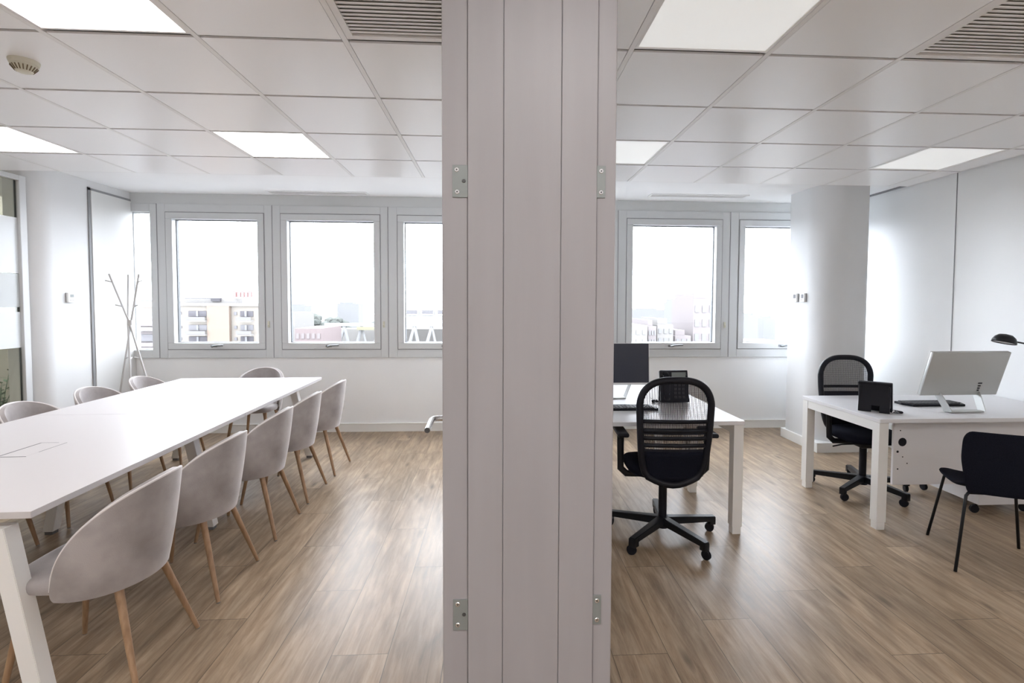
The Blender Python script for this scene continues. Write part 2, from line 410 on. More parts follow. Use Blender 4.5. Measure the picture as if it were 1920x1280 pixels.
# ---- plaster ceiling and the slab
o = MB().box(-4.2, XR+0.2, YB, YW+0.25, ZP, ZP+0.26).build('ceiling_plaster', M['plaster']); struct(o, 'white plaster ceiling strip along the windows')
o = MB().box(-4.18, XR, YW-0.018, YW-0.002, 2.572, ZP).build('trim_window_head', M['cassette'], bevel=0.002); struct(o, 'grey head strip above the windows')

# ---- tiled ceiling: tees and lay-in metal tiles (pattern inside one mesh each)
X0, Y0, P = -0.6209, 2.2194, 0.6
def gx(i): return X0 + P*i
def gy(j): return Y0 + P*j
YE = 4.56
lights = {(-2,-1):'a', (-5,2):'a', (-2,2):'a', (2,-1):'b', (2,2):'b', (6,2):'b'}
for j in (-4, -7):
    for i in (-5,-2,1,4): lights[(i,j)] = 'c'  # unseen panels added behind the camera to brighten both rooms
lights[(-5,-1)] = 'a'; lights[(6,-1)] = 'b'
vents = [(0,-1), (4,-1)]
tl = MB(); te = MB(); bk = MB()
XA, XB = -4.13, 3.78
def addtile(x0, x1, y0, y1):
    g = 0.0105
    tl.box(x0+g+0.003, x1-g-0.003, y0+0.014, y1-0.007, ZC-0.008, ZC+0.001)
for i in range(-6, 8):
    for j in range(-9, 4):
        x0, x1 = max(gx(i), XA), min(gx(i+1), XB); y0, y1 = gy(j), min(gy(j+1), YE)
        if y1 < YB or x1-x0 < 0.03 or y1-y0 < 0.05: continue
        if (i,j) in lights or (i,j) in vents: continue
        addtile(x0, x1, max(y0, YB), y1)
for i in range(-5, 8): te.box(gx(i)-0.011, gx(i)+0.011, YB, YE, ZC-0.009, ZC+0.02)
tr = MB()
for j in range(-8, 4): tr.box(XA, XB, gy(j)-0.011, gy(j)+0.011, ZC+0.0045, ZC+0.02)
te.box(XA, XB, YE-0.002, YE+0.012, ZC-0.006, ZP)
te.box(XB, XB+0.012, YB, YE+0.012, ZC-0.006, ZP)
te.box(XA, XA+0.02, YB, 4.56, ZC-0.004, ZC+0.02)
bk.box(XA, XB, YB, YE, ZC+0.021, ZC+0.03)
o = tr.build('ceiling_cross_rails', M['rail_shade']); struct(o, 'recessed cross rails between the ceiling tiles, their shade painted grey')
o = tl.build('ceiling', M['tile']); struct(o, 'suspended ceiling of square pale metal tiles')
o = te.build('ceiling_grid', M['tee']); struct(o, 'white metal grid carrying the ceiling tiles')
o = bk.build('ceiling_backing', M['slot']); struct(o)

# ---- windows
def ring(mb, x0, x1, z0, z1, w_, y0, y1, bev=0.0):
    mb.box(x0, x1, y0, y1, z1-w_, z1, bev); mb.box(x0, x1, y0, y1, z0, z0+w_, bev)
    mb.box(x0, x0+w_, y0, y1, z0+w_, z1-w_, bev); mb.box(x1-w_, x1, y0, y1, z0+w_, z1-w_, bev)
def window(n, x0, x1, sx0, sx1, handle=True, lab=None):
    W = sempty('window_%d' % n, lab)
    mb = MB()   # outer frame
    mb.box(x0, sx0, YW-0.030, YW+0.10, 0.86, 2.572, 0.003); mb.box(sx1, x1, YW-0.030, YW+0.10, 0.86, 2.572, 0.003)
    mb.box(sx0, sx1, YW-0.030, YW+0.10, 0.86, 0.952, 0.003); mb.box(sx0, sx1, YW-0.030, YW+0.10, 2.485, 2.572, 0.003)
    mb.build('window_frame', M['alu'], W)
    if handle:
        g = MB(); ring(g, sx0, sx1, 0.952, 2.485, 0.007, YW-0.0315, YW+0.06); g.build('frame_groove', M['groove'], W)
        sb = MB(); ring(sb, sx0+0.007, sx1-0.007, 0.959, 2.478, 0.070, YW-0.040, YW+0.08, 0.004); sb.build('sash', M['alu'], W)
        q = MB(); ring(q, sx0+0.0765, sx1-0.0765, 1.0285, 2.4085, 0.008, YW+0.035, YW+0.075); q.build('gasket', M['gasket'], W)
        MB().box(sx0+0.077, sx1-0.077, YW+0.05, YW+0.056, 1.03, 2.408).build('pane', M['glass'], W)
        hx = (sx0+sx1)/2 - 0.03
        h = MB().box(hx-0.035, hx+0.035, YW-0.048, YW-0.038, 0.982, 1.006, 0.004)
        h.tube([(hx-0.005, YW-0.042, 0.992), (hx-0.002, YW-0.075, 0.990), (hx+0.03, YW-0.088, 1.002), (hx+0.125, YW-0.09, 1.006)], 0.010, 10)
        h.build('window_handle', M['handle'], W, smooth=True)
    else:
        q = MB(); ring(q, sx0, sx1, 0.952, 2.485, 0.01, YW+0.02, YW+0.08); q.build('gasket', M['alu'], W)
        MB().box(sx0+0.002, sx1-0.002, YW+0.05, YW+0.056, 0.953, 2.484).build('pane', M['glass'], W)
    # joint to the next frame
    MB().box(x1-0.0035, x1+0.0035, YW-0.033, YW+0.02, 0.86, 2.572).build('frame_joint', M['groove'], W)
    if handle and x1 < 3.5:
        MB().box(x1-0.062, x1-0.040, YW-0.045, YW-0.028, 1.205, 1.275, 0.004).tube([(x1-0.05, YW-0.046, 1.23), (x1-0.05, YW-0.052, 1.225)], 0.006, 8).build('cord_clip', M['cream'], W)
    return W
window(1, -4.03, -3.74, -4.025, -3.815, False, 'narrow window pane beside the coat stand')
window(2, -3.74, -2.497, -3.652, -2.582, True, 'window looking onto the orange apartment block')
window(3, -2.497, -1.216, -2.408, -1.30, True, 'window looking onto the white truss roof and red low block')
window(4, -1.216, 0.10, -1.115, 0.02, True, 'window partly hidden behind the white post')
window(5, 0.10, 1.43, 0.19, 1.34, True)
window(6, 1.43, 2.771, 1.529, 2.679, True, 'window above the black monitor')
window(7, 2.771, 4.125, 2.874, 4.02, True, 'window cut off by the rounded pillar')

# ---- glass partition on the left: frame, glass with frosted bands
o = sempty('wall_glass_partition', 'glass partition with frosted bands beside the meeting table')
pf = MB().box(-4.16, -4.10, 4.735, 4.80, 0, ZC-0.004, 0.004).box(-4.16, -4.10, YB, 4.735, ZC-0.05, ZC-0.006, 0.004).box(-4.16, -4.10, YB, 4.735, 0, 0.06, 0.004)
for yy in (3.5, 2.3, 1.1, -0.1, -1.3): pf.box(-4.155, -4.105, yy-0.012, yy+0.012, 0.06, ZC-0.05)
pf.build('partition_frame', M['alu'], o)
MB().box(-4.137, -4.133, 4.722, 4.736, 0.06, ZC-0.05).build('gasket', M['gasket'], o)
MB().box(-4.136, -4.128, YB, 4.735, 0.06, ZC-0.05).build('glass_pane', M['glass_part'], o)
MB().box(-4.127, -4.1255, YB, 4.735, 1.729, 2.209).box(-4.127, -4.1255, YB, 4.735, 1.086, 1.395).build('frosted_band', M['film'], o)
MB().box(-4.127, -4.1255, YB, 4.735, 1.437, 1.725).build('frosted_band_soft', M['film_soft'], o)
MB().box(-8.0, -4.2, 4.85, 4.9, 2.42, 2.95).build('wall_beam_beyond', M['wall'], None)
struct(bpy.data.objects['wall_beam_beyond'])
for yy in (3.2, 5.2):  # added lights that keep the room past the glass from going black
    L_ = thing('ceiling_light', 'added fill light beyond the glass partition, %s the pillar' % ('nearer the camera than' if yy < 4 else 'level with'), 'ceiling light', (-6.0, yy, 2.94), 0, 'added fill lights beyond the glass')
    MB().box(-0.6, 0.6, -0.3, 0.3, -0.012, 0.0).build('frame', M['tee'], L_)
    MB().box(-0.58, 0.58, -0.28, 0.28, -0.02, -0.0125).build('diffuser', M['lamp_fill'], L_)

# ---- post between the two door openings (wall end facing the camera)
YP = 1.22
P1 = sempty('trim_1', 'white painted post between the two doorways')
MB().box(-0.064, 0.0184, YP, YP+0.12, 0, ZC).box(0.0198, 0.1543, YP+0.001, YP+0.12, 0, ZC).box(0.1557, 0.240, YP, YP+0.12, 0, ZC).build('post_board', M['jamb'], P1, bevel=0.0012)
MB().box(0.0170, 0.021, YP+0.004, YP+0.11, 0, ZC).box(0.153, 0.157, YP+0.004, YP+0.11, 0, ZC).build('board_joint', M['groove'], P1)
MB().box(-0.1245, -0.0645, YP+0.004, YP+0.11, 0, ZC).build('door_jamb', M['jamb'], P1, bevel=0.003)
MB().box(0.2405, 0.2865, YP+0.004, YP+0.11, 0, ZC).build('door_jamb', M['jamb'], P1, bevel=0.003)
def hinge(x0, x1, z0, z1, screws, pin=None):
    h = MB().box(x0, x1, YP+0.0015, YP+0.006, z0, z1, 0.0008).build('hinge_plate', M['steel'], P1, label='steel hinge plate')
    for sx, sz in screws:
        MB().lathe([(0.0001,0.0),(0.0048,0.0),(0.0060,0.0012),(0.0060,0.003)], 16, T(sx, YP+0.0006, sz) @ Rx(-PI/2)).build('screw', M['chrome'], h)
        MB().lathe([(0.0001,0.0),(0.0020,0.0),(0.0022,0.002)], 8, T(sx, YP+0.0000, sz) @ Rx(-PI/2)).build('screw_slot', M['screwhole'], h)
    if pin:
        MB().lathe([(0.0001,0.0),(0.0040,0.0),(0.0048,0.002)], 14, T(pin[0], YP+0.0000, pin[1]) @ Rx(-PI/2)).build('pin_hole', M['screwhole'], h)
hinge(-0.100, -0.0645, 1.736, 1.811, [(-0.090, 1.800), (-0.089, 1.749)], (-0.0735, 1.774))
hinge(-0.100, -0.0645, 0.699, 0.775, [(-0.089, 0.763), (-0.089, 0.712)], (-0.0735, 0.738))
hinge(0.240, 0.261, 1.740, 1.816, [(0.2505, 1.803), (0.2505, 1.753)])
hinge(0.240, 0.261, 0.703, 0.776, [(0.2505, 0.762), (0.2505, 0.714)])
# door of the meeting room, opened back along the dividing wall; only its lever shows
D = sempty('door_1', 'opened white door whose steel lever shows past the post')
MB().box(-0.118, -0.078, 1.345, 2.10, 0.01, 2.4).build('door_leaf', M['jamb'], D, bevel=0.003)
MB().lathe([(0.0001,-0.004),(0.026,-0.004),(0.026,0.006),(0.0001,0.006)], 24, T(-0.122, 1.955, 1.05) @ Matrix.Rotation(PI/2,4,'Y')).tube([(-0.12,1.955,1.05),(-0.210,1.955,1.052),(-0.228,1.950,1.052),(-0.236,1.935,1.051),(-0.236,1.80,1.045)], 0.0105, 16).build('door_handle', M['chrome'], D, smooth=True)
MB().tube([(-0.236,1.8005,1.045),(-0.236,1.7985,1.045)], 0.0095, 16).build('handle_end', M['screwhole'], bpy.data.objects['door_handle'])
MB().lathe([(0.0001,-0.003),(0.024,-0.003),(0.024,0.006),(0.0001,0.006)], 24, T(-0.122, 1.955, 0.98) @ Matrix.Rotation(PI/2,4,'Y')).build('lock_rose', M['chrome'], D, smooth=True)

# ================================================================ ceiling things
def ceiling_light(i, j, k, label, group):
    x0, x1, y0, y1 = gx(i), gx(i+1), gy(j), gy(j+1)
    L = thing('ceiling_light', label, 'ceiling light', ((x0+x1)/2, (y0+y1)/2, ZC), 0, group)
    f = MB(); a = 0.288
    for q in ((-a,a,-a,-a+0.012),(-a,a,a-0.012,a),(-a,-a+0.012,-a+0.012,a-0.012),(a-0.012,a,-a+0.012,a-0.012)): f.box(*q, -0.008, 0.006)
    f.build('frame', M['tee'], L)
    mt = {'a':M['lamp_on'],'b':M['lamp_dim'],'c':M['lamp_fill']}[k]
    MB().box(-a+0.012, a-0.012, -a+0.012, a-0.012, -0.004, 0.004).build('diffuser', mt, L)
ll = {(-2,-1):'bright square ceiling panel light nearest the camera, above the meeting table',
      (-5,2):'bright square ceiling panel light close to the glass partition',
      (-2,2):'bright square ceiling panel light above the far half of the meeting table',
      (2,-1):'dim square ceiling panel light above the office, nearest the camera',
      (2,2):'dim square ceiling panel light just past the post, near the office windows',
      (6,2):'dim square ceiling panel light beside the right wall and pillar'}
for (i,j), k in lights.items():
    if (i,j) in ll: ceiling_light(i, j, k, ll[(i,j)], 'ceiling panel lights')
    elif k != 'c': ceiling_light(i, j, k, 'square ceiling panel light above the %s, outside the view' % ('glass partition side' if i < 0 else 'right wall side'), 'ceiling panel lights out of view')
    else:
        row = 'first' if j == -4 else 'second'; col = {-5:'glass partition side', -2:'meeting table line', 1:'line of the post', 4:'right wall side'}[i]
        ceiling_light(i, j, k, 'added unseen fill panel behind the camera, %s row, %s' % (row, col), 'added fill panels behind the camera')
def ceiling_vent(i, j, label):
    x0, x1, y0, y1 = gx(i), gx(i+1), gy(j), gy(j+1)
    L = thing('ceiling_vent', label, 'air vent', ((x0+x1)/2, (y0+y1)/2, ZC), 0, 'square louvred ceiling vents')
    f = MB(); a = 0.288
    for q in ((-a,a,-a,-a+0.028),(-a,a,a-0.028,a),(-a,-a+0.028,-a+0.028,a-0.028),(a-0.028,a,-a+0.028,a-0.028)): f.box(*q, -0.008, 0.006)
    f.build('frame', M['tee'], L)
    s = MB(); n = 20
    for k in range(n):
        yy = -a+0.032 + (2*a-0.064)*(k+0.5)/n
        s.box(-a+0.028, a-0.028, -0.0135, 0.0105, -0.0012, 0.0012, 0, T(0, yy, -0.001) @ Rx(math.radians(14)))
    s.build('louvre_blades', M['tile'], L)
    MB().box(-a+0.028, a-0.028, -a+0.028, a-0.028, 0.012, 0.016).build('duct_backing', M['duct'], L)
ceiling_vent(0, -1, 'louvred square ceiling vent against the white post, above the meeting room')
ceiling_vent(4, -1, 'louvred square ceiling vent above the office desks, near the right wall')
def slot_vent(x0, x1, y0, y1, label):
    L = thing('slot_vent', label, 'air vent', ((x0+x1)/2, (y0+y1)/2, ZP), 0, 'long slot vents in the plaster')
    hx, hy = (x1-x0)/2, (y1-y0)/2
    f = MB(); f.box(-hx, hx, -hy, -hy+0.018, -0.008, 0).box(-hx, hx, hy-0.018, hy, -0.008, 0).box(-hx, -hx+0.018, -hy+0.018, hy-0.018, -0.008, 0).box(hx-0.018, hx, -hy+0.018, hy-0.018, -0.008, 0)
    f.build('frame', M['plaster'], L)
    s = MB()
    for k in range(4): 
        yy = -hy+0.018 + (2*hy-0.036)*(k+0.5)/4
        s.box(-hx+0.018, hx-0.018, yy-0.010, yy+0.004, -0.006, -0.003, 0)
    s.build('louvre_blades', M['tee'], L)
    MB().box(-hx+0.018, hx-0.018, -hy+0.018, hy-0.018, -0.002, -0.0005).build('duct_backing', M['groove'], L)
slot_vent(-2.47, -1.40, 5.74, 5.90, 'long white slot vent in the plaster above the meeting room windows')
slot_vent(1.70, 2.80, 5.58, 5.73, 'long white slot vent in the plaster above the office windows')
S = thing('smoke_detector', 'round cream smoke detector with brown slots on a ceiling tile', 'smoke detector', (-2.125, 2.50, ZC-0.006))
MB().lathe([(0.0001,0),(0.056,0),(0.056,-0.006),(0.052,-0.018),(0.0001,-0.018)], 32).build('base', M['cream'], S, smooth=True)
hd = MB().lathe([(0.0001,-0.018),(0.049,-0.018),(0.049,-0.026),(0.030,-0.050),(0.022,-0.054),(0.0001,-0.055)], 32).build('head', M['cream'], S, smooth=True)
sl = MB()
for k in range(20):
    a = 2*PI*k/20; c_, s_ = math.cos(a), math.sin(a)
    sl.bar((0.0475*c_, 0.0475*s_, -0.0290), (0.0325*c_, 0.0325*s_, -0.0475), 0.004, 0.004, axis=(-s_, c_, 0))
sl.build('slots', M['slot_brown'], hd)

# thermostats
def thermostat(x, y, z, rz, label, dark):
    L = thing('thermostat', label, 'thermostat', (x, y, z), rz, 'wall thermostats')
    MB().box(-0.040, 0.040, -0.006, 0.0, -0.045, 0.045, 0.001).build('back_plate', M['groove'], L)
    MB().box(-0.040, 0.040, -0.026, -0.006, -0.045, 0.045, 0.003).build('housing', M['white_plastic'], L)
    MB().box(-0.018, 0.024, -0.0275, -0.026, 0.002 if not dark else -0.006, 0.030 if not dark else 0.034).build('display', M['lcd'] if not dark else M['grey_plastic'], L)
    b = MB()
    for k in range(3 if not dark else 2): b.box(-0.022+k*0.018, -0.014+k*0.018, -0.0275, -0.026, -0.026, -0.020)
    b.build('buttons', M['grey_plastic'], L)
thermostat(-4.03, 5.13, 1.525, PI/2, 'small white thermostat on the pillar by the meeting table', False)
thermostat(3.245, 5.385, 1.56, -PI/2, 'white thermostat on the office pillar, the one nearer the window', True)
thermostat(3.245, 5.245, 1.56, -PI/2, 'white thermostat on the office pillar, the one farther from the window', True)

# ================================================================ meeting table
TA = math.radians(1.35)
Tb = thing('meeting_table', 'long white two-section meeting table with angled square legs', 'table', (-2.355, 3.555, 0), TA)
HW, HL = 0.665, 1.665
MB().box(-HW, HW, -HL, -0.0015, 0.716, 0.741, 0.0012).build('tabletop', M['table'], Tb)
MB().box(-HW, HW, 0.0015, HL, 0.716, 0.741, 0.0012).build('tabletop', M['table'], Tb)
for sy in (-1, 1):
    MB().box(-HW+0.15, HW-0.15, sy*(HL-0.17)-0.02, sy*(HL-0.17)+0.02, 0.676, 0.716).build('crossbar', M['metal_white'], Tb)
for sx in (-1, 1):
    MB().box(sx*(HW-0.2)-0.02, sx*(HW-0.2)+0.02, -HL+0.12, HL-0.12, 0.672, 0.7155).build('side_rail', M['metal_white'], Tb)
    for yy, inset, lean in ((-1.625, 0.012, 0.12), (-0.12, 0.175, 0.13), (1.45, 0.055, 0.145)):
        xf_, xt = sx*(HW-inset), sx*(HW-inset-lean)
        lg = MB().bar((xt, yy, 0.676), (xf_, yy, 0.022), 0.062, 0.062, bev=0.002).build('leg', M['metal_white'], Tb)
        MB().box(xf_-0.024, xf_+0.024, yy-0.024, yy+0.024, 0, 0.022, 0.002).build('foot', M['grey_plastic'], lg)
def flap(cx, cy, name='cable_flap'):
    f = MB().box(cx-0.062, cx+0.062, cy-0.125, cy+0.125, 0.7411, 0.7418).build(name, M['table'], Tb)
    g = MB(); z0, z1 = 0.7412, 0.7421
    g.box(cx-0.069, cx-0.061, cy-0.125, cy+0.125, z0, z1).box(cx-0.066, cx+0.066, cy-0.129, cy-0.125, z0, z1)
    g.box(cx-0.066, cx+0.02, cy+0.125, cy+0.128, z0, z1).box(cx+0.0615, cx+0.0635, cy-0.05, cy+0.125, z0, z1-0.0002)
    g.build('flap_gap', M['gasket'], f)
flap(0.01, -0.84); flap(-0.03, 0.80)

# ---- velvet chair: front is local +Y
def make_velvet():
    r = thing('velvet_chair', '', 'chair')
    def rimz(s): return 0.43 + 0.362*math.sin(PI/2*s**0.66)
    def bowl(u, v):
        # u 0..1 along the U from one wing tip to the other, v 0..1 height
        a = (u-0.5)*2; th = a*math.radians(101)
        s = 1-abs(a)
        top = rimz(s); z0 = 0.385
        z = z0 + (top-z0)*v
        h = (z-z0)/0.39
        ax = 0.238 + 0.026*h; ay = 0.222 + 0.040*h - 0.01*(1-h)**2
        # flare in at the bottom
        k = 1 - 0.05*(1-v)**3
        return (ax*k*math.sin(th), -ay*k*math.cos(th) + 0.0, z)
    sh = MB().grid(bowl, 40, 12).build('backrest', M['velvet'], r, smooth='all', solid=0.034, soff=-1.0, sub=1)
    q = sh.modifiers[0]; q.use_rim = True
    bv = sh.modifiers.new('bev', 'BEVEL'); bv.width = 0.010; bv.segments = 3; bv.limit_method = 'ANGLE'; bv.angle_limit = math.radians(50)
    # order: solidify, bevel, subsurf
    sh.modifiers.move(2, 1)
    pts = []
    for i in range(61):
        x, y, z = bowl(i/60, 1.0); n_ = V(x, y, 0).normalized()
        pts.append(V(x, y, z+0.001) - n_*0.006)
    MB().tube(pts, 0.0055, 8).build('lit_rim', M['lit_rim'], sh, smooth='all')
    # seat cushion
    def seat(u, v):
        th = 2*PI*u
        # super-ellipse plan
        c_, s_ = math.cos(th), math.sin(th); e = 0.62
        px = 0.225*math.copysign(abs(c_)**0.5, c_); py = 0.225*math.copysign(abs(s_)**e, s_)
        return px, py
    prof = [(0.0,0.400),(0.80,0.398),(0.95,0.405),(1.0,0.425),(0.985,0.450),(0.93,0.463),(0.7,0.470),(0.0,0.472)]
    s = MB(); rings = []
    for (k, z) in prof:
        if k == 0: rings.append([s.bm.verts.new(V(0, 0.03, z))]); continue
        rings.append([s.bm.verts.new(V(seat(i/40,0)[0]*k*(1 - 0.16*max(0,-seat(i/40,0)[1]/0.225)), seat(i/40,0)[1]*k*(0.86 if seat(i/40,0)[1] < 0 else 1.0)+0.035, z)) for i in range(40)])
    for A, B in zip(rings, rings[1:]):
        for i in range(40):
            qv = []
            for x in (A[i % len(A)], A[(i+1) % len(A)], B[(i+1) % len(B)], B[i % len(B)]):
                if x not in qv: qv.append(x)
            s.bm.faces.new(qv)
    s.build('seat', M['velvet'], r, smooth='all', sub=1)
    for sx in (-1, 1):
        for (t, f) in (((0.150, 0.185, 0.400), (0.205, 0.245, 0.004)), ((0.125, -0.120, 0.400), (0.208, -0.235, 0.004))):
            a = V(sx*t[0], t[1], t[2]); b = V(sx*f[0], f[1], f[2])
            lg = MB().tube([a, a.lerp(b, 0.1), a.lerp(b, 0.6), b], lambda k: 0.0185-0.009*k, 16).build('leg', M['wood_leg'], r, smooth=True)
            MB().tube([b+V(0,0,0.004), b-V(0,0,0.004)], 0.0088, 12).build('foot_cap', M['grey_plastic'], lg)
    return r
vc = make_velvet()
GR = 'grey velvet chairs at the meeting table'
ys = [2.165, 2.79, 3.45, 4.05, 4.67]
xr = [-1.583, -1.60, -1.605, -1.615, -1.60]
lab_r = ['grey velvet chair nearest the camera, back turned, in front of the white table',
         'second grey velvet chair from the camera on the aisle side of the table',
         'third grey velvet chair, the middle one on the aisle side of the table',
         'fourth grey velvet chair on the aisle side, before the last one',
         'farthest grey velvet chair on the aisle side, by the far table corner']
for k in range(5):
    rz = PI/2 + (0.03, -0.01, 0.02, 0.0, -0.03)[k]
    if k == 0: vc.location = (xr[0], ys[0], 0); vc.rotation_euler = (0,0,rz); vc['label'] = lab_r[0]; vc['group'] = GR
    else: dup(vc, (xr[k], ys[k], 0), rz, lab_r[k], GR)
lab_l = ['grey velvet chair before the glass partition, only its rounded top above the table',
         'grey velvet chair whose curved top rises over the table edge in front of the pillar',
         'grey velvet chair next to the coat stand, its top just above the table edge',
         'grey velvet chair seen only by its legs under the near half of the table',
         'grey velvet chair on the partition side nearest the camera, only its legs visible']
for k, (x, y) in enumerate(((-3.045, 3.70), (-3.06, 4.33), (-3.07, 4.95), (-3.03, 3.05), (-3.02, 2.40))):
    dup(vc, (x, y, 0), -PI/2 + (0.02, -0.03, 0.04, 0, 0.02)[k], lab_l[k], GR)
dup(vc, (-2.42, 5.36, 0), PI + 0.03, 'grey velvet chair at the far head of the table, facing the camera', GR)

# ---- coat stand
CS = thing('coat_stand', 'slender white three-legged coat stand in the corner by the window', 'coat stand', (-3.64, 5.36, 0))
def cs(h, a, r): return (r*math.cos(a), r*math.sin(a), h)
zc = 1.285
for k, (a, rt_, lean) in enumerate(((math.radians(195), 0.16, 1), (math.radians(-20), 0.14, 1), (math.radians(125), 0.12, 1))):
    pt = cs(1.76, a, rt_); pc = cs(zc, a, 0.012); rb = 0.30
    ab = a + PI if k < 2 else math.radians(-55)
    pc2 = V(*cs(zc, ab, 0.016)); pb = cs(0.0, ab, rb)
    # a straight rod through the crossing: its top leans one way, its foot stands on the other
    rod = MB().tube([pt, cs(zc, a+PI/2, 0.014), (pb[0], pb[1], 0.0)], 0.009, 10).build('rod', M['pegwhite'], CS, smooth=True)
    for (hh, t0) in ((1.68, 0), (1.44, 1), (0.915, 2)):
        if hh > zc: f_ = (hh-zc)/(1.76-zc); base = V(*pt)*f_ + V(*cs(zc, a+PI/2, 0.014))*(1-f_); aa = a
        else: f_ = hh/zc; base = V(pb[0], pb[1], 0)*(1-f_) + V(*cs(zc, a+PI/2, 0.014))*f_; aa = ab+PI*0.9 
        base.z = hh
        MB().tube([base, base + V(0.06*math.cos(aa), 0.06*math.sin(aa), 0.016)], 0.006, 8).build('peg', M['pegwhite'], rod, smooth=True)
MB().tube([(0,0,zc-0.03),(0,0,zc+0.02)], 0.024, 16).build('joint', M['pegwhite'], CS, smooth=True)

# ---- plant behind the glass
PL = thing('potted_plant', 'leafy green potted plant behind the glass partition', 'plant', (-4.78, 5.20, 0))
MB().lathe([(0.0001,0),(0.13,0),(0.17,0.34),(0.155,0.34),(0.15,0.30),(0.0001,0.30)], 28).build('pot', M['pot'], PL, smooth=True)
st = MB(); lf = MB()
for k in range(11):
    a = random.uniform(0, 2*PI); h = random.uniform(0.45, 0.85); r_ = random.uniform(0.05, 0.24)
    p0 = V(0.03*math.cos(a), 0.03*math.sin(a), 0.28); p2 = V(r_*math.cos(a), r_*math.sin(a), h); p1 = (p0+p2)/2 + V(0,0,0.05)
    st.tube([p0, p1, p2], 0.005, 6, r_end=0.002)
    for q in range(16):
        t = 0.25+0.75*q/15; b = p0.lerp(p1, t*2) if t < 0.5 else p1.lerp(p2, t*2-1)
        aa = random.uniform(0, 2*PI); ln = random.uniform(0.04, 0.075); d = V(math.cos(aa), math.sin(aa), random.uniform(0.0,0.6)).normalized()
        sd = d.cross(V(0,0,1)).normalized()*ln*0.24; up_ = V(0,0,0.004)
        vs = [lf.bm.verts.new(x) for x in (b, b+d*ln*0.5+sd, b+d*ln, b+d*ln*0.5-sd)]; lf.bm.faces.new(vs)
st.build('stems', M['plant'], PL); lf.build('leaves', M['plant'], PL, solid=0.001)

# ================================================================ office: desks
def desk(name, x0, x1, y0, y1, label, panel=None, legs='all'):
    L = thing('desk', label, 'desk', ((x0+x1)/2, (y0+y1)/2, 0), 0, 'white office desks')
    hx, hy = (x1-x0)/2, (y1-y0)/2
    MB().box(-hx, hx, -hy, hy, 0.715, 0.741, 0.0015).build('desktop', M['desk'], L)
    for sx in (-1, 1):
        MB().box(sx*(hx-0.035)-0.03, sx*(hx-0.035)+0.03, -hy+0.072, hy-0.072, 0.653, 0.713).build('side_rail', M['metal_white'], L, bevel=0.0015)
        for sy in (-1, 1):
            cx, cy = sx*(hx-0.035), sy*(hy-0.04)
            lg = MB().box(cx-0.032, cx+0.032, cy-0.032, cy+0.032, 0.05, 0.713).build('leg', M['metal_white'], L, bevel=0.0015)
            MB().box(cx-0.027, cx+0.027, cy-0.027, cy+0.027, 0.0, 0.05).build('foot', M['metal_white'], lg)
    MB().box(-hx+0.07, hx-0.07, hy-0.062, hy-0.022, 0.668, 0.708).build('cross_rail', M['metal_white'], L)
    MB().box(-hx+0.07, hx-0.07, -hy+0.26, -hy+0.30, 0.668, 0.708).build('cross_rail', M['metal_white'], L)
    return L, hx, hy
dA, hx, hy = desk('a', 0.22, 1.60, 3.185, 4.0, 'white desk under the black monitor, beside the post')
dC, hx, hy = desk('c', 0.22, 1.60, 4.01, 4.84, 'white desk closest to the office windows, behind the one with the black monitor')
dB, hx, hy = desk('b', 2.515, 4.115, 3.20, 4.06, 'white desk by the right wall carrying the silver monitor')
# side return panel with holes under desk B
PN = MB().box(-hx+0.19, hx-0.075, -hy+0.115, -hy+0.133, 0.262, 0.700).build('modesty_panel', M['desk'], dB, bevel=0.001)
yf = -hy+0.1148
def hole(x, z, r, nm='cable_hole'):
    MB().lathe([(0.0001,0.0),(r,0.0),(r,0.002),(0.0001,0.002)], 24, T(x, yf-0.0012, z) @ Rx(-PI/2)).build(nm, M['black'], PN)
bx = -hx+0.19
hole(bx+0.062, 0.557, 0.029); hole(bx+0.030, 0.491, 0.008, 'screw_hole'); hole(bx+0.067, 0.455, 0.004, 'screw_hole'); hole(bx+0.10, 0.41, 0.004, 'screw_hole'); hole(bx+0.034, 0.372, 0.005, 'screw_hole'); hole(bx+0.045, 0.636, 0.004, 'screw_hole')
# pedestal on casters
PD = thing('pedestal', 'white drawer pedestal on black casters under the right hand desk', 'drawer unit', (3.64, 3.67, 0))
MB().box(-0.22, 0.22, -0.27, 0.27, 0.075, 0.60, 0.002).build('cabinet', M['desk'], PD)
for k in range(3): 
    d_ = MB().box(-0.215, 0.215, 0.27, 0.288, 0.085+0.17*k, 0.245+0.17*k, 0.002).build('drawer', M['desk'], PD)
    MB().box(-0.06, 0.06, 0.288, 0.298, 0.16+0.17*k, 0.17+0.17*k).build('handle', M['chrome'], d_)
def caster(parent, x, y, ang, h=0.075, mt='black'):
    c_ = MB(); R2 = T(x, y, 0) @ Rz(ang)
    c_.lathe([(0.0001,-0.011),(0.026,-0.011),(0.029,-0.008),(0.029,-0.004),(0.0001,-0.004)], 18, R2 @ T(0, 0.012, 0.029) @ Matrix.Rotation(PI/2,4,'Y'))
    c_.lathe([(0.0001,0.004),(0.029,0.004),(0.029,0.008),(0.026,0.011),(0.0001,0.011)], 18, R2 @ T(0, 0.012, 0.029) @ Matrix.Rotation(PI/2,4,'Y'))
    c_.tube([(x, y, 0.045), (x, y, h)], 0.008, 10)
    c_.box(-0.005, 0.005, -0.012, 0.03, 0.025, 0.052, 0, R2)
    return c_.build('caster', M[mt], parent, smooth=True)
for (x, y) in ((-0.19,-0.22),(0.19,-0.22),(-0.19,0.22),(0.19,0.22)): caster(PD, x, y, random.uniform(0,3))

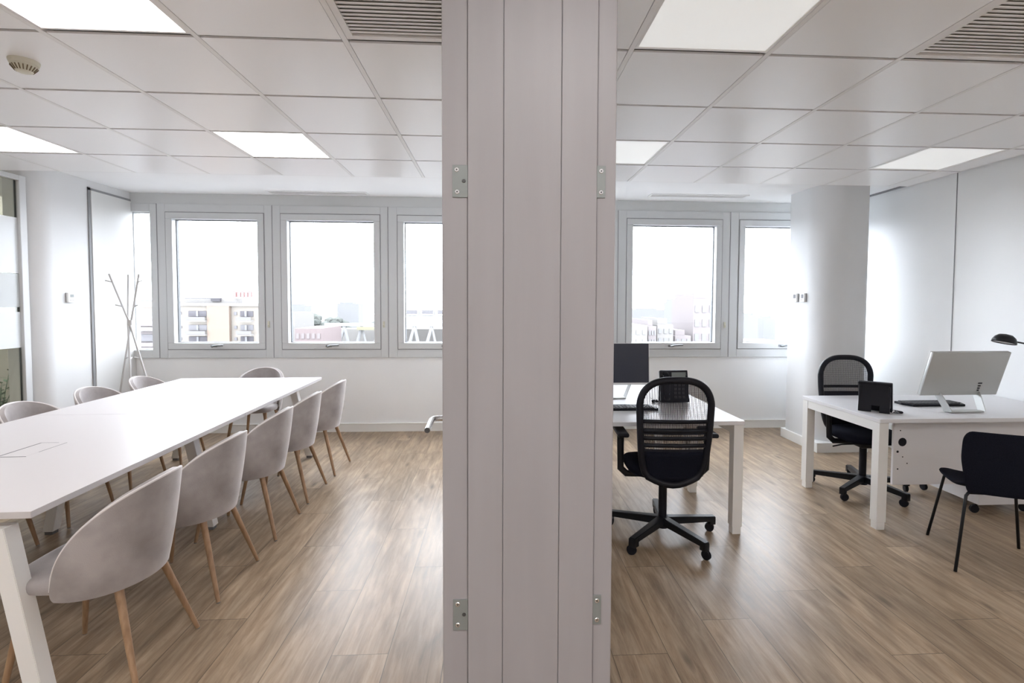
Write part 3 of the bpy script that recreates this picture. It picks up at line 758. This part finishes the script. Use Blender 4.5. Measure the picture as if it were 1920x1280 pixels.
# ---- office chair (front = local +Y)
def make_office():
    r = thing('office_chair', '', 'office chair')
    # base
    cl = MB().tube([(0,0,0.06),(0,0,0.13)], 0.036, 20).tube([(0,0,0.13),(0,0,0.40)], 0.026, 20).build('column', M['black'], r, smooth=True)
    for k in range(5):
        a = 2*PI*k/5 + 0.20
        d = V(math.cos(a), math.sin(a), 0); e = 0.345
        ar = MB().bar(d*0.02 + V(0,0,0.105), d*(e+0.02) + V(0,0,0.088), 0.052, 0.050, axis=(-d.y, d.x, 0), bev=0.004, wx2=0.040, wy2=0.034)
        ar.box(-0.02, 0.02, -0.02, 0.02, 0.052, 0.095, 0.003, T(*(d*(e-0.0))) @ Rz(a))
        arm_ = ar.build('base_arm', M['blackmet'], r, smooth=True)
        caster(arm_, d.x*e, d.y*e, a+0.9+k, h=0.06)
    # mechanism, seat
    MB().box(-0.09, 0.09, -0.13, 0.12, 0.375, 0.425, 0.012).tube([(0.08,0.05,0.395),(0.20,0.05,0.39),(0.27,0.05,0.375)], 0.006, 8).build('mechanism', M['blackmet'], r, smooth=True)
    s = MB(); rings = []
    prof = [(0.0,0.425),(0.75,0.420),(0.95,0.435),(1.0,0.462),(0.975,0.487),(0.90,0.500),(0.5,0.498),(0.0,0.495)]
    for (k, z) in prof:
        if k == 0: rings.append([s.bm.verts.new(V(0, 0.02, z))]); continue
        rg = []
        for i in range(40):
            th = 2*PI*i/40; c_, s_ = math.cos(th), math.sin(th); e = 0.6
            px = 0.245*math.copysign(abs(c_)**e, c_); py = 0.235*math.copysign(abs(s_)**e, s_)
            rg.append(s.bm.verts.new(V(px*k, py*k+0.02, z - (0.03*max(0, py/0.235-0.5) if z > 0.44 else 0))))
        rings.append(rg)
    for A, B in zip(rings, rings[1:]):
        for i in range(40):
            qv = []
            for x in (A[i % len(A)], A[(i+1) % len(A)], B[(i+1) % len(B)], B[i % len(B)]):
                if x not in qv: qv.append(x)
            s.bm.faces.new(qv)
    s.build('seat', M['blackfab'], r, smooth='all', sub=1)
    # back frame: rounded outline; half width as a function of height
    zb0, zt = 0.455, 1.045
    def hw(z):
        pts = [(0.455,0.145),(0.50,0.175),(0.58,0.190),(0.70,0.200),(0.80,0.206),(0.90,0.210)]
        for (za, wa), (zb, wb) in zip(pts, pts[1:]):
            if z <= zb: return wa + (wb-wa)*max(0,(z-za))/(zb-za)
        return 0.210
    def yb(z, x):
        h = (z-0.455)/0.59
        return -0.225 - 0.030*math.sin(min(1,h)*PI) - 0.05*h*h + 0.40*x*x
    out = []
    for i in range(13): z = zb0 + (0.88-zb0)*i/12; out.append((hw(z), z))
    for i in range(1, 17):
        a = PI/2*i/16; out.append((0.210*math.cos(a)**0.70, 0.88 + (zt-0.88)*math.sin(a)**0.9))
    full = [(-x, z) for x, z in reversed(out[:-1])]
    loop = out + [( -x, z) for x, z in reversed(out[:-1])]
    pts = [V(x, yb(z, x), z) for x, z in loop]
    # bottom closes with a curve
    for i in range(1, 8):
        t = i/8; x = -0.145 + 0.29*t; z = zb0 - 0.045*math.sin(PI*t); pts.append(V(x, yb(zb0, x), z))
    bf = MB().tube(pts, 0.021, 12, closed=True, sq=(1.0, 1.0)).build('back_frame', M['black'], r, smooth='all')
    # net inside the frame
    nn = 24; g = MB()
    def outl(z):
        if z <= 0.88: return hw(max(z, zb0))
        q = ((z-0.88)/(zt-0.88))
        q = min(1.0, q)
        a = math.asin(q**(1/0.9)); return 0.210*max(0.0, math.cos(a))**0.70
    def net(u, v):
        z = 0.50 + (zt-0.006-0.50)*v; h = outl(z)-0.004
        x = -h + 2*h*u; return (x, yb(z, x)+0.002, z)
    g.grid(net, 16, 30).build('mesh_panel', M['net'], r, smooth='all')
    # padded lower back and lumbar slats
    def pad(u, v):
        z = 0.43 + 0.185*v; x = (-1+2*u)*(outl(max(z, 0.5))-0.012) * (0.80 + 0.20*min(1, v*3)); return (x, yb(max(z,zb0), x)+0.006, z)
    MB().grid(pad, 14, 6).build('lower_pad', M['blackfab'], bf, smooth='all', solid=0.022)
    for k, zz in enumerate((0.655, 0.70, 0.745, 0.80)):
        MB().tube([V(x, yb(zz, x)-0.004, zz) for x in [(-1+2*i/12)*(outl(zz)-0.01) for i in range(13)]], 0.0075, 8, sq=(1, 1.6)).build('lumbar_slat', M['black'], bf, smooth='all')
    MB().bar((0, -0.205, 0.45), (0, -0.09, 0.395), 0.07, 0.025, axis=(1,0,0), bev=0.005).build('back_support', M['blackmet'], r)
    # arms
    for sx in (-1, 1):
        am = MB().tube([(sx*0.10, 0.0, 0.405),(sx*0.235, 0.0, 0.405),(sx*0.272, 0.0, 0.44),(sx*0.275, -0.005, 0.60),(sx*0.275, -0.01, 0.665)], 0.014, 10, sq=(1.0,1.6)).build('armrest', M['blackmet'], r, smooth='all')
        MB().box(-0.035, 0.035, -0.115, 0.115, -0.014, 0.014, 0.012, T(sx*0.275, -0.01, 0.678), 3).build('arm_pad', M['black'], am, smooth=True)
    return r
oc = make_office()
OG = 'black mesh office chairs'
oc.location = (1.075, 3.20, 0); oc.rotation_euler = (0,0,math.radians(-4)); oc['group'] = OG
oc['label'] = 'black mesh office chair with its back to the camera at the desk beside the post'
ocB = dup(oc, (2.93, 3.90, 0), math.radians(176), 'black mesh office chair behind the right hand desk, facing the camera', OG)
for ch in ocB.children:
    if ch.name.startswith('base_arm'): ch.rotation_euler = (0, 0, math.radians(25.5))

# ---- monitors
def monitor(name, w_, h_, tilt, loc, rz, label, grp):
    """front = local -Y; loop of flat metal strip as stand; loc is on the desk under the lower screen edge"""
    L = thing('monitor', label, 'monitor', loc, rz, grp)
    z0 = 0.115
    Mx = T(0, 0, z0) @ Rx(-tilt)
    sh = MB().box(-w_/2, w_/2, -0.004, 0.020, 0, h_, 0.004, Mx).build('shell', M['silver'], L, smooth=True)
    MB().box(-w_/2, w_/2, -0.010, -0.004, 0, h_, 0.001, Mx).build('front_rim', M['silver_light'], L)
    MB().box(-w_/2+0.006, w_/2-0.006, -0.0115, -0.010, 0.018, h_-0.004, 0, Mx).build('screen', M['screen'], L)
    mk = MB(); bxx = w_*0.23*(-1)
    for k, (ww, zz) in enumerate(((0.016,0.092),(0.011,0.072),(0.010,0.054),(0.008,0.037))): mk.box(bxx-ww, bxx+ww, 0.0195, 0.0212, zz-0.005, zz+0.005, 0.0009, Mx, 1)
    mk.build('ports', M['black'], sh)
    st_ = MB()
    pts = [(-0.15, 0.005, z0+0.012), (-0.125, 0.075, 0.004), (0.125, 0.075, 0.004), (0.15, 0.005, z0+0.012)]
    def strip(a, b):
        a, b = V(*a), V(*b); hw_ = V(0, 0.028, 0.006)
        d = (b-a).normalized(); nrm = d.cross(hw_.normalized()).normalized()*0.0025
        vs = [st_.bm.verts.new(x) for x in (a-hw_-nrm, a+hw_-nrm, a+hw_+nrm, a-hw_+nrm, b-hw_-nrm, b+hw_-nrm, b+hw_+nrm, b-hw_+nrm)]
        for q in ((0,1,2,3),(7,6,5,4),(0,4,5,1),(1,5,6,2),(2,6,7,3),(3,7,4,0)): st_.bm.faces.new([vs[i] for i in q])
    strip(pts[0], pts[1]); strip(pts[3], pts[2])
    st_.box(-0.127, 0.127, 0.030, 0.092, 0.0006, 0.010, 0.002)
    st_.build('stand', M['silver'], L)
    return L
monitor('a', 0.60, 0.325, math.radians(4), (0.90, 3.93, 0.7435), 0.0, 'black screened monitor on the desk beside the post', 'desk monitors')
monitor('b', 0.585, 0.325, math.radians(17), (3.27, 3.455, 0.7435), PI+0.03, 'silver monitor seen from behind on the right hand desk', 'desk monitors')
mb_ = [o_ for o_ in C.objects if o_.get('label','').startswith('silver monitor seen')][0]

# ---- keyboards
def keyboard(loc, rz, label):
    L = thing('keyboard', label, 'keyboard', loc, rz, 'black keyboards')
    poly = [(-0.23,-0.075),(0.23,-0.075),(0.235,0.0),(0.20,0.075),(-0.20,0.075),(-0.235,0.0)]
    MB().prism(poly, 0.0, 0.016).build('body', M['black'], L, bevel=0.003)
    k_ = MB()
    for rr in range(5):
        n_ = 15
        for cc in range(n_):
            x = -0.205 + 0.41*(cc+0.5)/n_; y = -0.058 + 0.026*rr
            if abs(x) > 0.19 and rr == 4: continue
            k_.box(x-0.0115, x+0.0115, y-0.010, y+0.010, 0.016, 0.021, 0)
    k_.build('keys', M['key'], L)
keyboard((0.915, 3.60, 0.741), 0.0, 'black keyboard in front of the dark monitor beside the post')
keyboard((3.27, 3.66, 0.741), PI, 'black keyboard seen under the silver monitor on the right hand desk')

# ---- desk phones (front = local -Y)
def phone(loc, rz, label):
    L = thing('desk_phone', label, 'phone', loc, rz, 'black desk phones')
    Mx = Rx(math.radians(-14))
    b_ = MB().box(-0.095, 0.105, -0.012, 0.020, 0.004, 0.215, 0.006, Mx).build('body', M['black'], L, smooth=True)
    MB().box(-0.012, 0.090, -0.0135, -0.012, 0.155, 0.200, 0, Mx).build('display', M['lcd'], b_)
    kk = MB()
    for i in range(3):
        for j in range(4): kk.box(0.0+i*0.028, 0.018+i*0.028, -0.0155, -0.012, 0.03+j*0.026, 0.046+j*0.026, 0.002, Mx)
    kk.build('keys', M['key'], b_)
    MB().tube([Mx @ V(-0.057,-0.020,0.195), Mx @ V(-0.057,-0.040,0.17), Mx @ V(-0.057,-0.042,0.11), Mx @ V(-0.057,-0.040,0.05), Mx @ V(-0.057,-0.020,0.022)], 0.017, 14, sq=(1.2,0.8)).build('handset', M['black'], L, smooth='all')
    r_ = []
    for i in range(13):
        a = PI*i/12; r_.append(Mx @ V(-0.055+0.030*math.cos(a), -0.014, 0.150+0.034*math.sin(a)))
    MB().tube(r_, 0.003, 6).build('dial_ring', M['silver'], b_, smooth='all')
    # back cover that props the phone up, with a notch between its two feet
    R9 = T(0, 0.088, 0) @ Rx(math.radians(8))
    MB().box(-0.088, -0.028, -0.006, 0.006, 0.0, 0.05, 0.002, R9).box(0.020, 0.098, -0.006, 0.006, 0.0, 0.05, 0.002, R9).box(-0.088, 0.098, -0.006, 0.006, 0.045, 0.192, 0.003, R9).box(-0.086, 0.096, 0.045, 0.066, 0.175, 0.195, 0.003).box(0.086, 0.096, 0.02, 0.08, 0.03, 0.18, 0.003).box(-0.086, -0.076, 0.02, 0.08, 0.03, 0.18, 0.003).build('stand', M['black'], L)
    cp = []
    for i in range(90):
        t = i/89; a = t*2*PI*18; cx_ = -0.10 - 0.05*math.sin(PI*t); cy_ = -0.01 + 0.07*t
        cp.append(V(cx_ + 0.006*math.cos(a), cy_, 0.010 + 0.006*math.sin(a)))
    MB().tube(cp, 0.0022, 5).build('cord', M['black'], L, smooth='all')
    return L
PA = phone((1.352, 3.79, 0.741), 0.0, 'black desk phone with a round dial, showing over the mesh chair back')
PA.scale = (1.08, 1.0, 1.16)
phone((2.70, 3.475, 0.741), 2.35, 'black desk phone seen from behind at the corner of the right hand desk')

# ---- desk lamp (its head and arm reach into the picture)
DL = thing('desk_lamp', 'black desk lamp whose domed head hangs above the silver monitor', 'lamp', (3.98, 3.42, 0.741))
MB().lathe([(0.0001,0),(0.08,0),(0.08,0.012),(0.02,0.022),(0.0001,0.022)], 32).build('base', M['blackmet'], DL, smooth=True)
hxl, hyl, hzl = 3.665-3.98, 3.50-3.42, 1.235-0.741
MB().tube([(0,0,0.02),(0.03,0.0,0.24),(0.0,0.0,0.435),(hxl+0.06,hyl,hzl-0.005)], 0.006, 10).build('arm', M['blackmet'], DL, smooth=True)
Lm = T(hxl, hyl, hzl) @ Matrix.Rotation(math.radians(14),4,'Y')
hd = MB().lathe([(0.070,-0.018),(0.068,0.0),(0.058,0.022),(0.038,0.040),(0.0001,0.047)], 28, Lm).build('lamp_shade', M['blackmet'], DL, smooth='all', solid=0.003)
MB().lathe([(0.0001,-0.004),(0.060,-0.006),(0.064,-0.012)], 28, Lm).build('reflector', M['silver_light'], hd, smooth='all')

# ---- black visitor chair (front = local +Y)
GC = thing('visitor_chair', 'black shell visitor chair with thin metal legs in front of the right hand desk', 'chair', (2.89, 2.80, 0), math.radians(-27))
def backf(u, v):
    z = 0.440 + 0.360*v
    hw_ = 0.175 + 0.043*min(1, v*1.8)**0.8
    if v > 0.86: hw_ *= math.sqrt(max(0.0, 1-((v-0.86)/0.30)**2))
    x = (-1+2*u)*hw_
    return (x, -0.215 - 0.055*v + 0.35*x*x, z)
MB().grid(backf, 14, 12).build('backrest', M['blackfab'], GC, smooth='all', solid=0.016, sub=1)
def seatf(u, v):
    y = -0.22 + 0.46*v
    e = abs(2*u-1)
    hw_ = 0.205 + 0.02*math.sin(PI*v)
    if v > 0.7: hw_ *= math.sqrt(max(0.05, 1-((v-0.7)/0.36)**2))
    x = (-1+2*u)*hw_
    z = 0.452 + 0.018*e*e - 0.028*max(0,(v-0.75)/0.25)**2 + (0.03*(1-v*5) if v < 0.2 else 0)
    return (x, y, z)
MB().grid(seatf, 14, 16).build('seat', M['blackfab'], GC, smooth='all', solid=0.020, sub=1)
for sx in (-1, 1):
    for sy in (-1, 1):
        MB().tube([(sx*0.09, sy*0.155, 0.432),(sx*0.160, sy*0.175, 0.432),(sx*0.172, sy*0.180, 0.415),(sx*0.228, sy*0.250, 0.0)], 0.0085, 10).build('leg', M['blackmet'], GC, smooth='all')

# ================================================================ the city outside
K_ = 0.33
GZ = -34.0
M['c_orange'] = pmat('facade_orange', tuple(K_*q for q in (0.335,0.262,0.215)), 0.9, spec=0.1)
M['c_cream'] = pmat('facade_cream', tuple(K_*q for q in (0.355,0.322,0.285)), 0.9, spec=0.1)
M['c_white'] = pmat('facade_white', tuple(K_*q for q in (0.36,0.345,0.33)), 0.9, spec=0.1)
M['c_pale'] = pmat('facade_pale', tuple(K_*q for q in (0.335,0.335,0.34)), 0.9, spec=0.1)
M['c_pink'] = pmat('facade_pink', tuple(K_*q for q in (0.35,0.315,0.315)), 0.9, spec=0.1)
M['c_red'] = pmat('brick_red', tuple(K_*q for q in (0.33,0.27,0.268)), 0.9, spec=0.1)
M['c_dark'] = pmat('window_dark', tuple(K_*q for q in (0.13,0.122,0.135)), 0.7, spec=0.2)
M['c_mid'] = pmat('window_mid', tuple(K_*q for q in (0.23,0.222,0.235)), 0.7, spec=0.2)
M['c_sign'] = pmat('red_sign', tuple(K_*q for q in (0.33,0.16,0.15)), 0.7)
M['c_ground'] = pmat('city_ground', tuple(K_*q for q in (0.34,0.34,0.335)), 0.95, spec=0.0)
M['c_green'] = vary(pmat('distant_foliage', tuple(K_*q for q in (0.16,0.17,0.15)), 0.95, spec=0.0), (0.050,0.054,0.050), (0.07,0.073,0.068), 0.5)
M['c_steel'] = pmat('white_truss_paint', tuple(K_*q for q in (0.42,0.42,0.42)), 0.8, spec=0.1)
M['c_yellow'] = pmat('yellow_banner', tuple(K_*q for q in (0.35,0.33,0.22)), 0.9)
o = MB().box(-900, 900, 12, 1500, GZ-1, GZ).build('ground', M['c_ground']); struct(o)
def facade_windows(L, x0, x1, z0, z1, y, nx, nz, ww, hh, mt, nm='window'):
    for i in range(nx):
        for j in range(nz):
            cx = x0 + (x1-x0)*(i+0.5)/nx; cz = z0 + (z1-z0)*(j+0.5)/nz
            MB().box(cx-ww/2, cx+ww/2, y-0.12, y+0.05, cz-hh/2, cz+hh/2).build(nm, mt, L)
# orange apartment block, about 60 m away
Yd = 60.0; F_ = 60.0
B = thing('apartment_block', 'orange and cream apartment block with balconies and a red rooftop sign', 'building', (-31.0, 66.0, GZ))
def bb(nm, mt, x0, x1, y0, y1, z0, z1, par=None):
    return MB().box(x0+31.0, x1+31.0, y0-66.0, y1-66.0, z0-GZ, z1-GZ).build(nm, mt, par or B)
bb('wall', M['c_orange'], -32.35, -29.93, 59.9, 62.5, GZ, 1.02)
bb('wall', M['c_cream'], -35.7, -32.36, 60.3, 62.5, GZ, 1.02)
bb('wall', M['c_cream'], -29.92, -26.3, 60.4, 62.5, GZ, 1.02)
bb('roof_parapet', M['c_white'], -35.9, -26.2, 60.0, 60.28, 1.03, 1.35)
bb('roof_house', M['c_white'], -35.4, -29.6, 61.0, 62.4, 1.03, 1.9)
bb('roof_rail', M['c_dark'], -35.4, -31.2, 60.5, 60.6, 1.84, 1.93)
bb('chimney', M['c_dark'], -32.3, -31.3, 60.7, 61.2, 1.55, 1.96)
sg = bb('rooftop_sign', M['c_sign'], -29.9, -27.8, 60.8, 60.95, 2.05, 2.62)
for q, xx in enumerate((-29.7,-29.2,-28.8,-28.4,-28.0)): bb('sign_letter', M['c_sign'], xx-0.17, xx+0.17, 60.7, 60.8, 1.98, 2.80 - 0.18*(q % 2), sg)
for j in range(10):
    zt = 0.45 - j*1.32 - (0.25 if j else 0)
    for (xa, xb) in ((-34.5,-32.5), (-28.9,-27.5)):
        bb('window', M['c_dark'] if j % 2 == 0 else M['c_mid'], xa, xb, 60.15 if xa < -30 else 60.3, 60.45, zt-0.62, zt)
        bb('window_mullion', M['c_pale'], (xa+xb)/2-0.1, (xa+xb)/2+0.1, 60.05, 60.14, zt-0.62, zt)
        rl = bb('balcony', M['c_white'], xa-0.1, xb+0.15, 59.5, 60.1, zt-1.18, zt-1.02)
        bb('balcony_rail', M['c_mid'], xa-0.1, xb+0.15, 59.45, 59.49, zt-1.0, zt-0.66, rl)
    bb('window', M['c_mid'], -35.65, -35.3, 60.2, 60.31, zt-0.4, zt-0.1); bb('window', M['c_mid'], -29.6, -29.3, 60.3, 60.41, zt-0.45, zt-0.1)
# pinkish white block seen through the narrow pane
B2 = thing('apartment_block', 'pale pink and white block with balcony bands behind the coat stand', 'building', (-45.0, 70.0, GZ))
MB().box(-6, 5.2, 0, 10, 0, 34.6).build('wall', M['c_pink'], B2)
for j in range(9):
    zz = 33.2 - j*2.0
    MB().box(-5.8, 5.0, -0.2, 0.0, zz-0.9, zz).build('window_band', M['c_mid'] if j % 2 else M['c_pink'], B2)
    MB().box(-6.1, 5.3, -0.9, 0.0, zz-1.5, zz-1.05).build('balcony', M['c_pink'] if j % 3 == 1 else M['c_white'], B2)
MB().box(-6, 5.2, 0.5, 9, 34.6, 35.5).build('roof', M['c_cream'], B2)
# helper: generic building by pixel columns at distance Y (ratios x/y)
def bld(name, r0, r1, Y, ztop, mt, label, dep=12, nx=0, nz=0, wm='c_mid', grp='distant city buildings', roof=None):
    x0, x1 = r0*Y, r1*Y; w_ = x1-x0
    L = thing(name, label, 'building', ((x0+x1)/2, Y, GZ), 0, grp)
    H = ztop-GZ
    MB().box(-w_/2, w_/2, 0, dep, 0, H).build('wall', M[mt], L)
    if nx:
        vis = min(H, 0.10*Y+ztop+2)
        for i in range(nx):
            for j in range(nz):
                cx = -w_/2 + w_*(i+0.5)/nx; cz = H - vis*(j+0.7)/nz
                MB().box(cx-w_/nx*0.28, cx+w_/nx*0.28, -0.15, 0.05, cz-vis/nz*0.25, cz+vis/nz*0.25).build('window', M[wm], L)
    if roof: MB().box(-w_/2+0.1*w_, w_/2-0.3*w_, 1, dep-1, H, H+roof).build('roof_house', M[mt], L)
    return L
bld('low_building', -0.3790, -0.3300, 110, -4.0, 'c_red', 'low red brick block at the foot of the second window view', 14, 5, 4, 'c_pink')
bld('low_building', -0.4300, -0.3790, 135, -1.2, 'c_white', 'low white building behind the red brick block', 14, 3, 2, 'c_pale')
bld('low_building', -0.3240, -0.3020, 150, -6.8, 'c_pink', 'small pink building beside the red brick block', 14, 2, 3, 'c_mid')
# hazy far skyline
k = 0
sky = [(-0.70,-0.60,320,1.2,'c_pale','far pale block seen through the narrow pane'),(-0.395,-0.36,380,-1.0,'c_pale','far pale block above the red brick block'),(-0.30,-0.26,420,0.5,'c_pale','far pale block behind the trees'),
       (0.262,0.300,95,-2.6,'c_white','white block with a dark roof vent above the black monitor'),(0.302,0.318,100,-3.0,'c_pink','narrow pink tinted block behind the black monitor'),(0.320,0.352,104,-2.8,'c_white','plain white slab building right of the narrow pink one'),
       (0.356,0.388,110,-5.5,'c_pink','low pink roofed houses under the tall tower'),(0.360,0.385,170,2.0,'c_pale','pale mid-rise block standing left of the tall tower'),(0.392,0.436,112,2.6,'c_pink','tall pink tinted tower at the window edge'),
       (0.27,0.34,400,-3.5,'c_pale','long hazy block on the horizon in the office window'),(0.495,0.525,240,-4,'c_pale','hazy block on the left of the pillar-side window'),(0.535,0.56,260,-6,'c_pale','hazy block in the middle of the pillar-side window'),
       (0.50,0.62,150,-11,'c_cream','low cream roofs at the foot of the pillar-side window')]
for (r0, r1, Y, zt, mt, lb) in sky:
    bld('city_block', r0, r1, Y, zt, mt, lb, 14, 3 if Y < 200 else 0, 5, 'c_pale' if mt != 'c_pale' else 'c_mid', roof=(1.2 if Y > 99 else None))
# trees
def tree(x, y, z, r, label):
    L = thing('tree', label, 'tree', (x, y, GZ), 0, 'distant trees')
    MB().tube([(0,0,0),(0,0,z-GZ)], 0.5, 8).build('trunk', M['c_dark'], L)
    c_ = MB()
    for k in range(22):
        a = random.uniform(0,2*PI); q = random.uniform(0,r*0.8); c_.sphere((q*math.cos(a), q*math.sin(a)*0.6, z-GZ+random.uniform(-r*0.5,r*0.45)), r*random.uniform(0.22,0.42), (1.2,1,0.8), 1)
    c_.build('crown', M['c_green'], L)
tree(-66, 184, -5.5, 5.5, 'grey green tree clump, the taller one behind the red brick block')
tree(-52, 174, -6.5, 5.0, 'grey green tree clump beside the white truss roof')
tree(-44, 204, -8.5, 4.2, 'small grey green tree clump behind the white truss roof')
# white trussed stadium roof
SD = thing('stadium', 'white steel truss structure of a stadium across two windows', 'building', (-22.0, 130.0, GZ))
def sbar(x0, z0, x1, z1, r_, y=0.0, nm='truss_bar', mt='c_steel'):
    MB().tube([(x0+22, y, z0-GZ), (x1+22, y, z1-GZ)], r_, 8).build(nm, M[mt], SD)
for k in range(11):
    xa = -44 + k*4.3
    sbar(xa, -13, xa+2.4, -4.4, 0.42); sbar(xa+2.4, -4.4, xa+4.2, -13, 0.42 if k % 2 else 0.3)
MB().box(-20, 46, -0.5, 0.4, 29.6, 30.4).build('ring_beam', M['c_steel'], SD)
MB().box(-20, 46, 6.0, 12, 18, 28.6).build('stand_wall', M['c_white'], SD)
for k in range(7): MB().box(-18+k*9, -12+k*9, 5.85, 5.98, 21.5+(k%3)*0.8, 23.2+(k%3)*0.8).build('stand_opening', M['c_mid'], SD)
for k in range(8): MB().box(-4+k*3.9, -1.2+k*3.9, -0.8, 0, 32.6, 33.7).build('roof_panel', M['c_mid'], SD)
MB().box(-6, 30, -0.4, 3, 31.2, 32.4).build('roof_edge', M['c_steel'], SD)
for k in range(9): MB().box(-5+k*3.9, -4.4+k*3.9, -0.3, 0.2, 32.3, 34.4).build('mast', M['c_steel'], SD)
MB().box(-12, -3, -1.2, -0.6, 28.7, 29.5).build('banner', M['c_yellow'], SD)
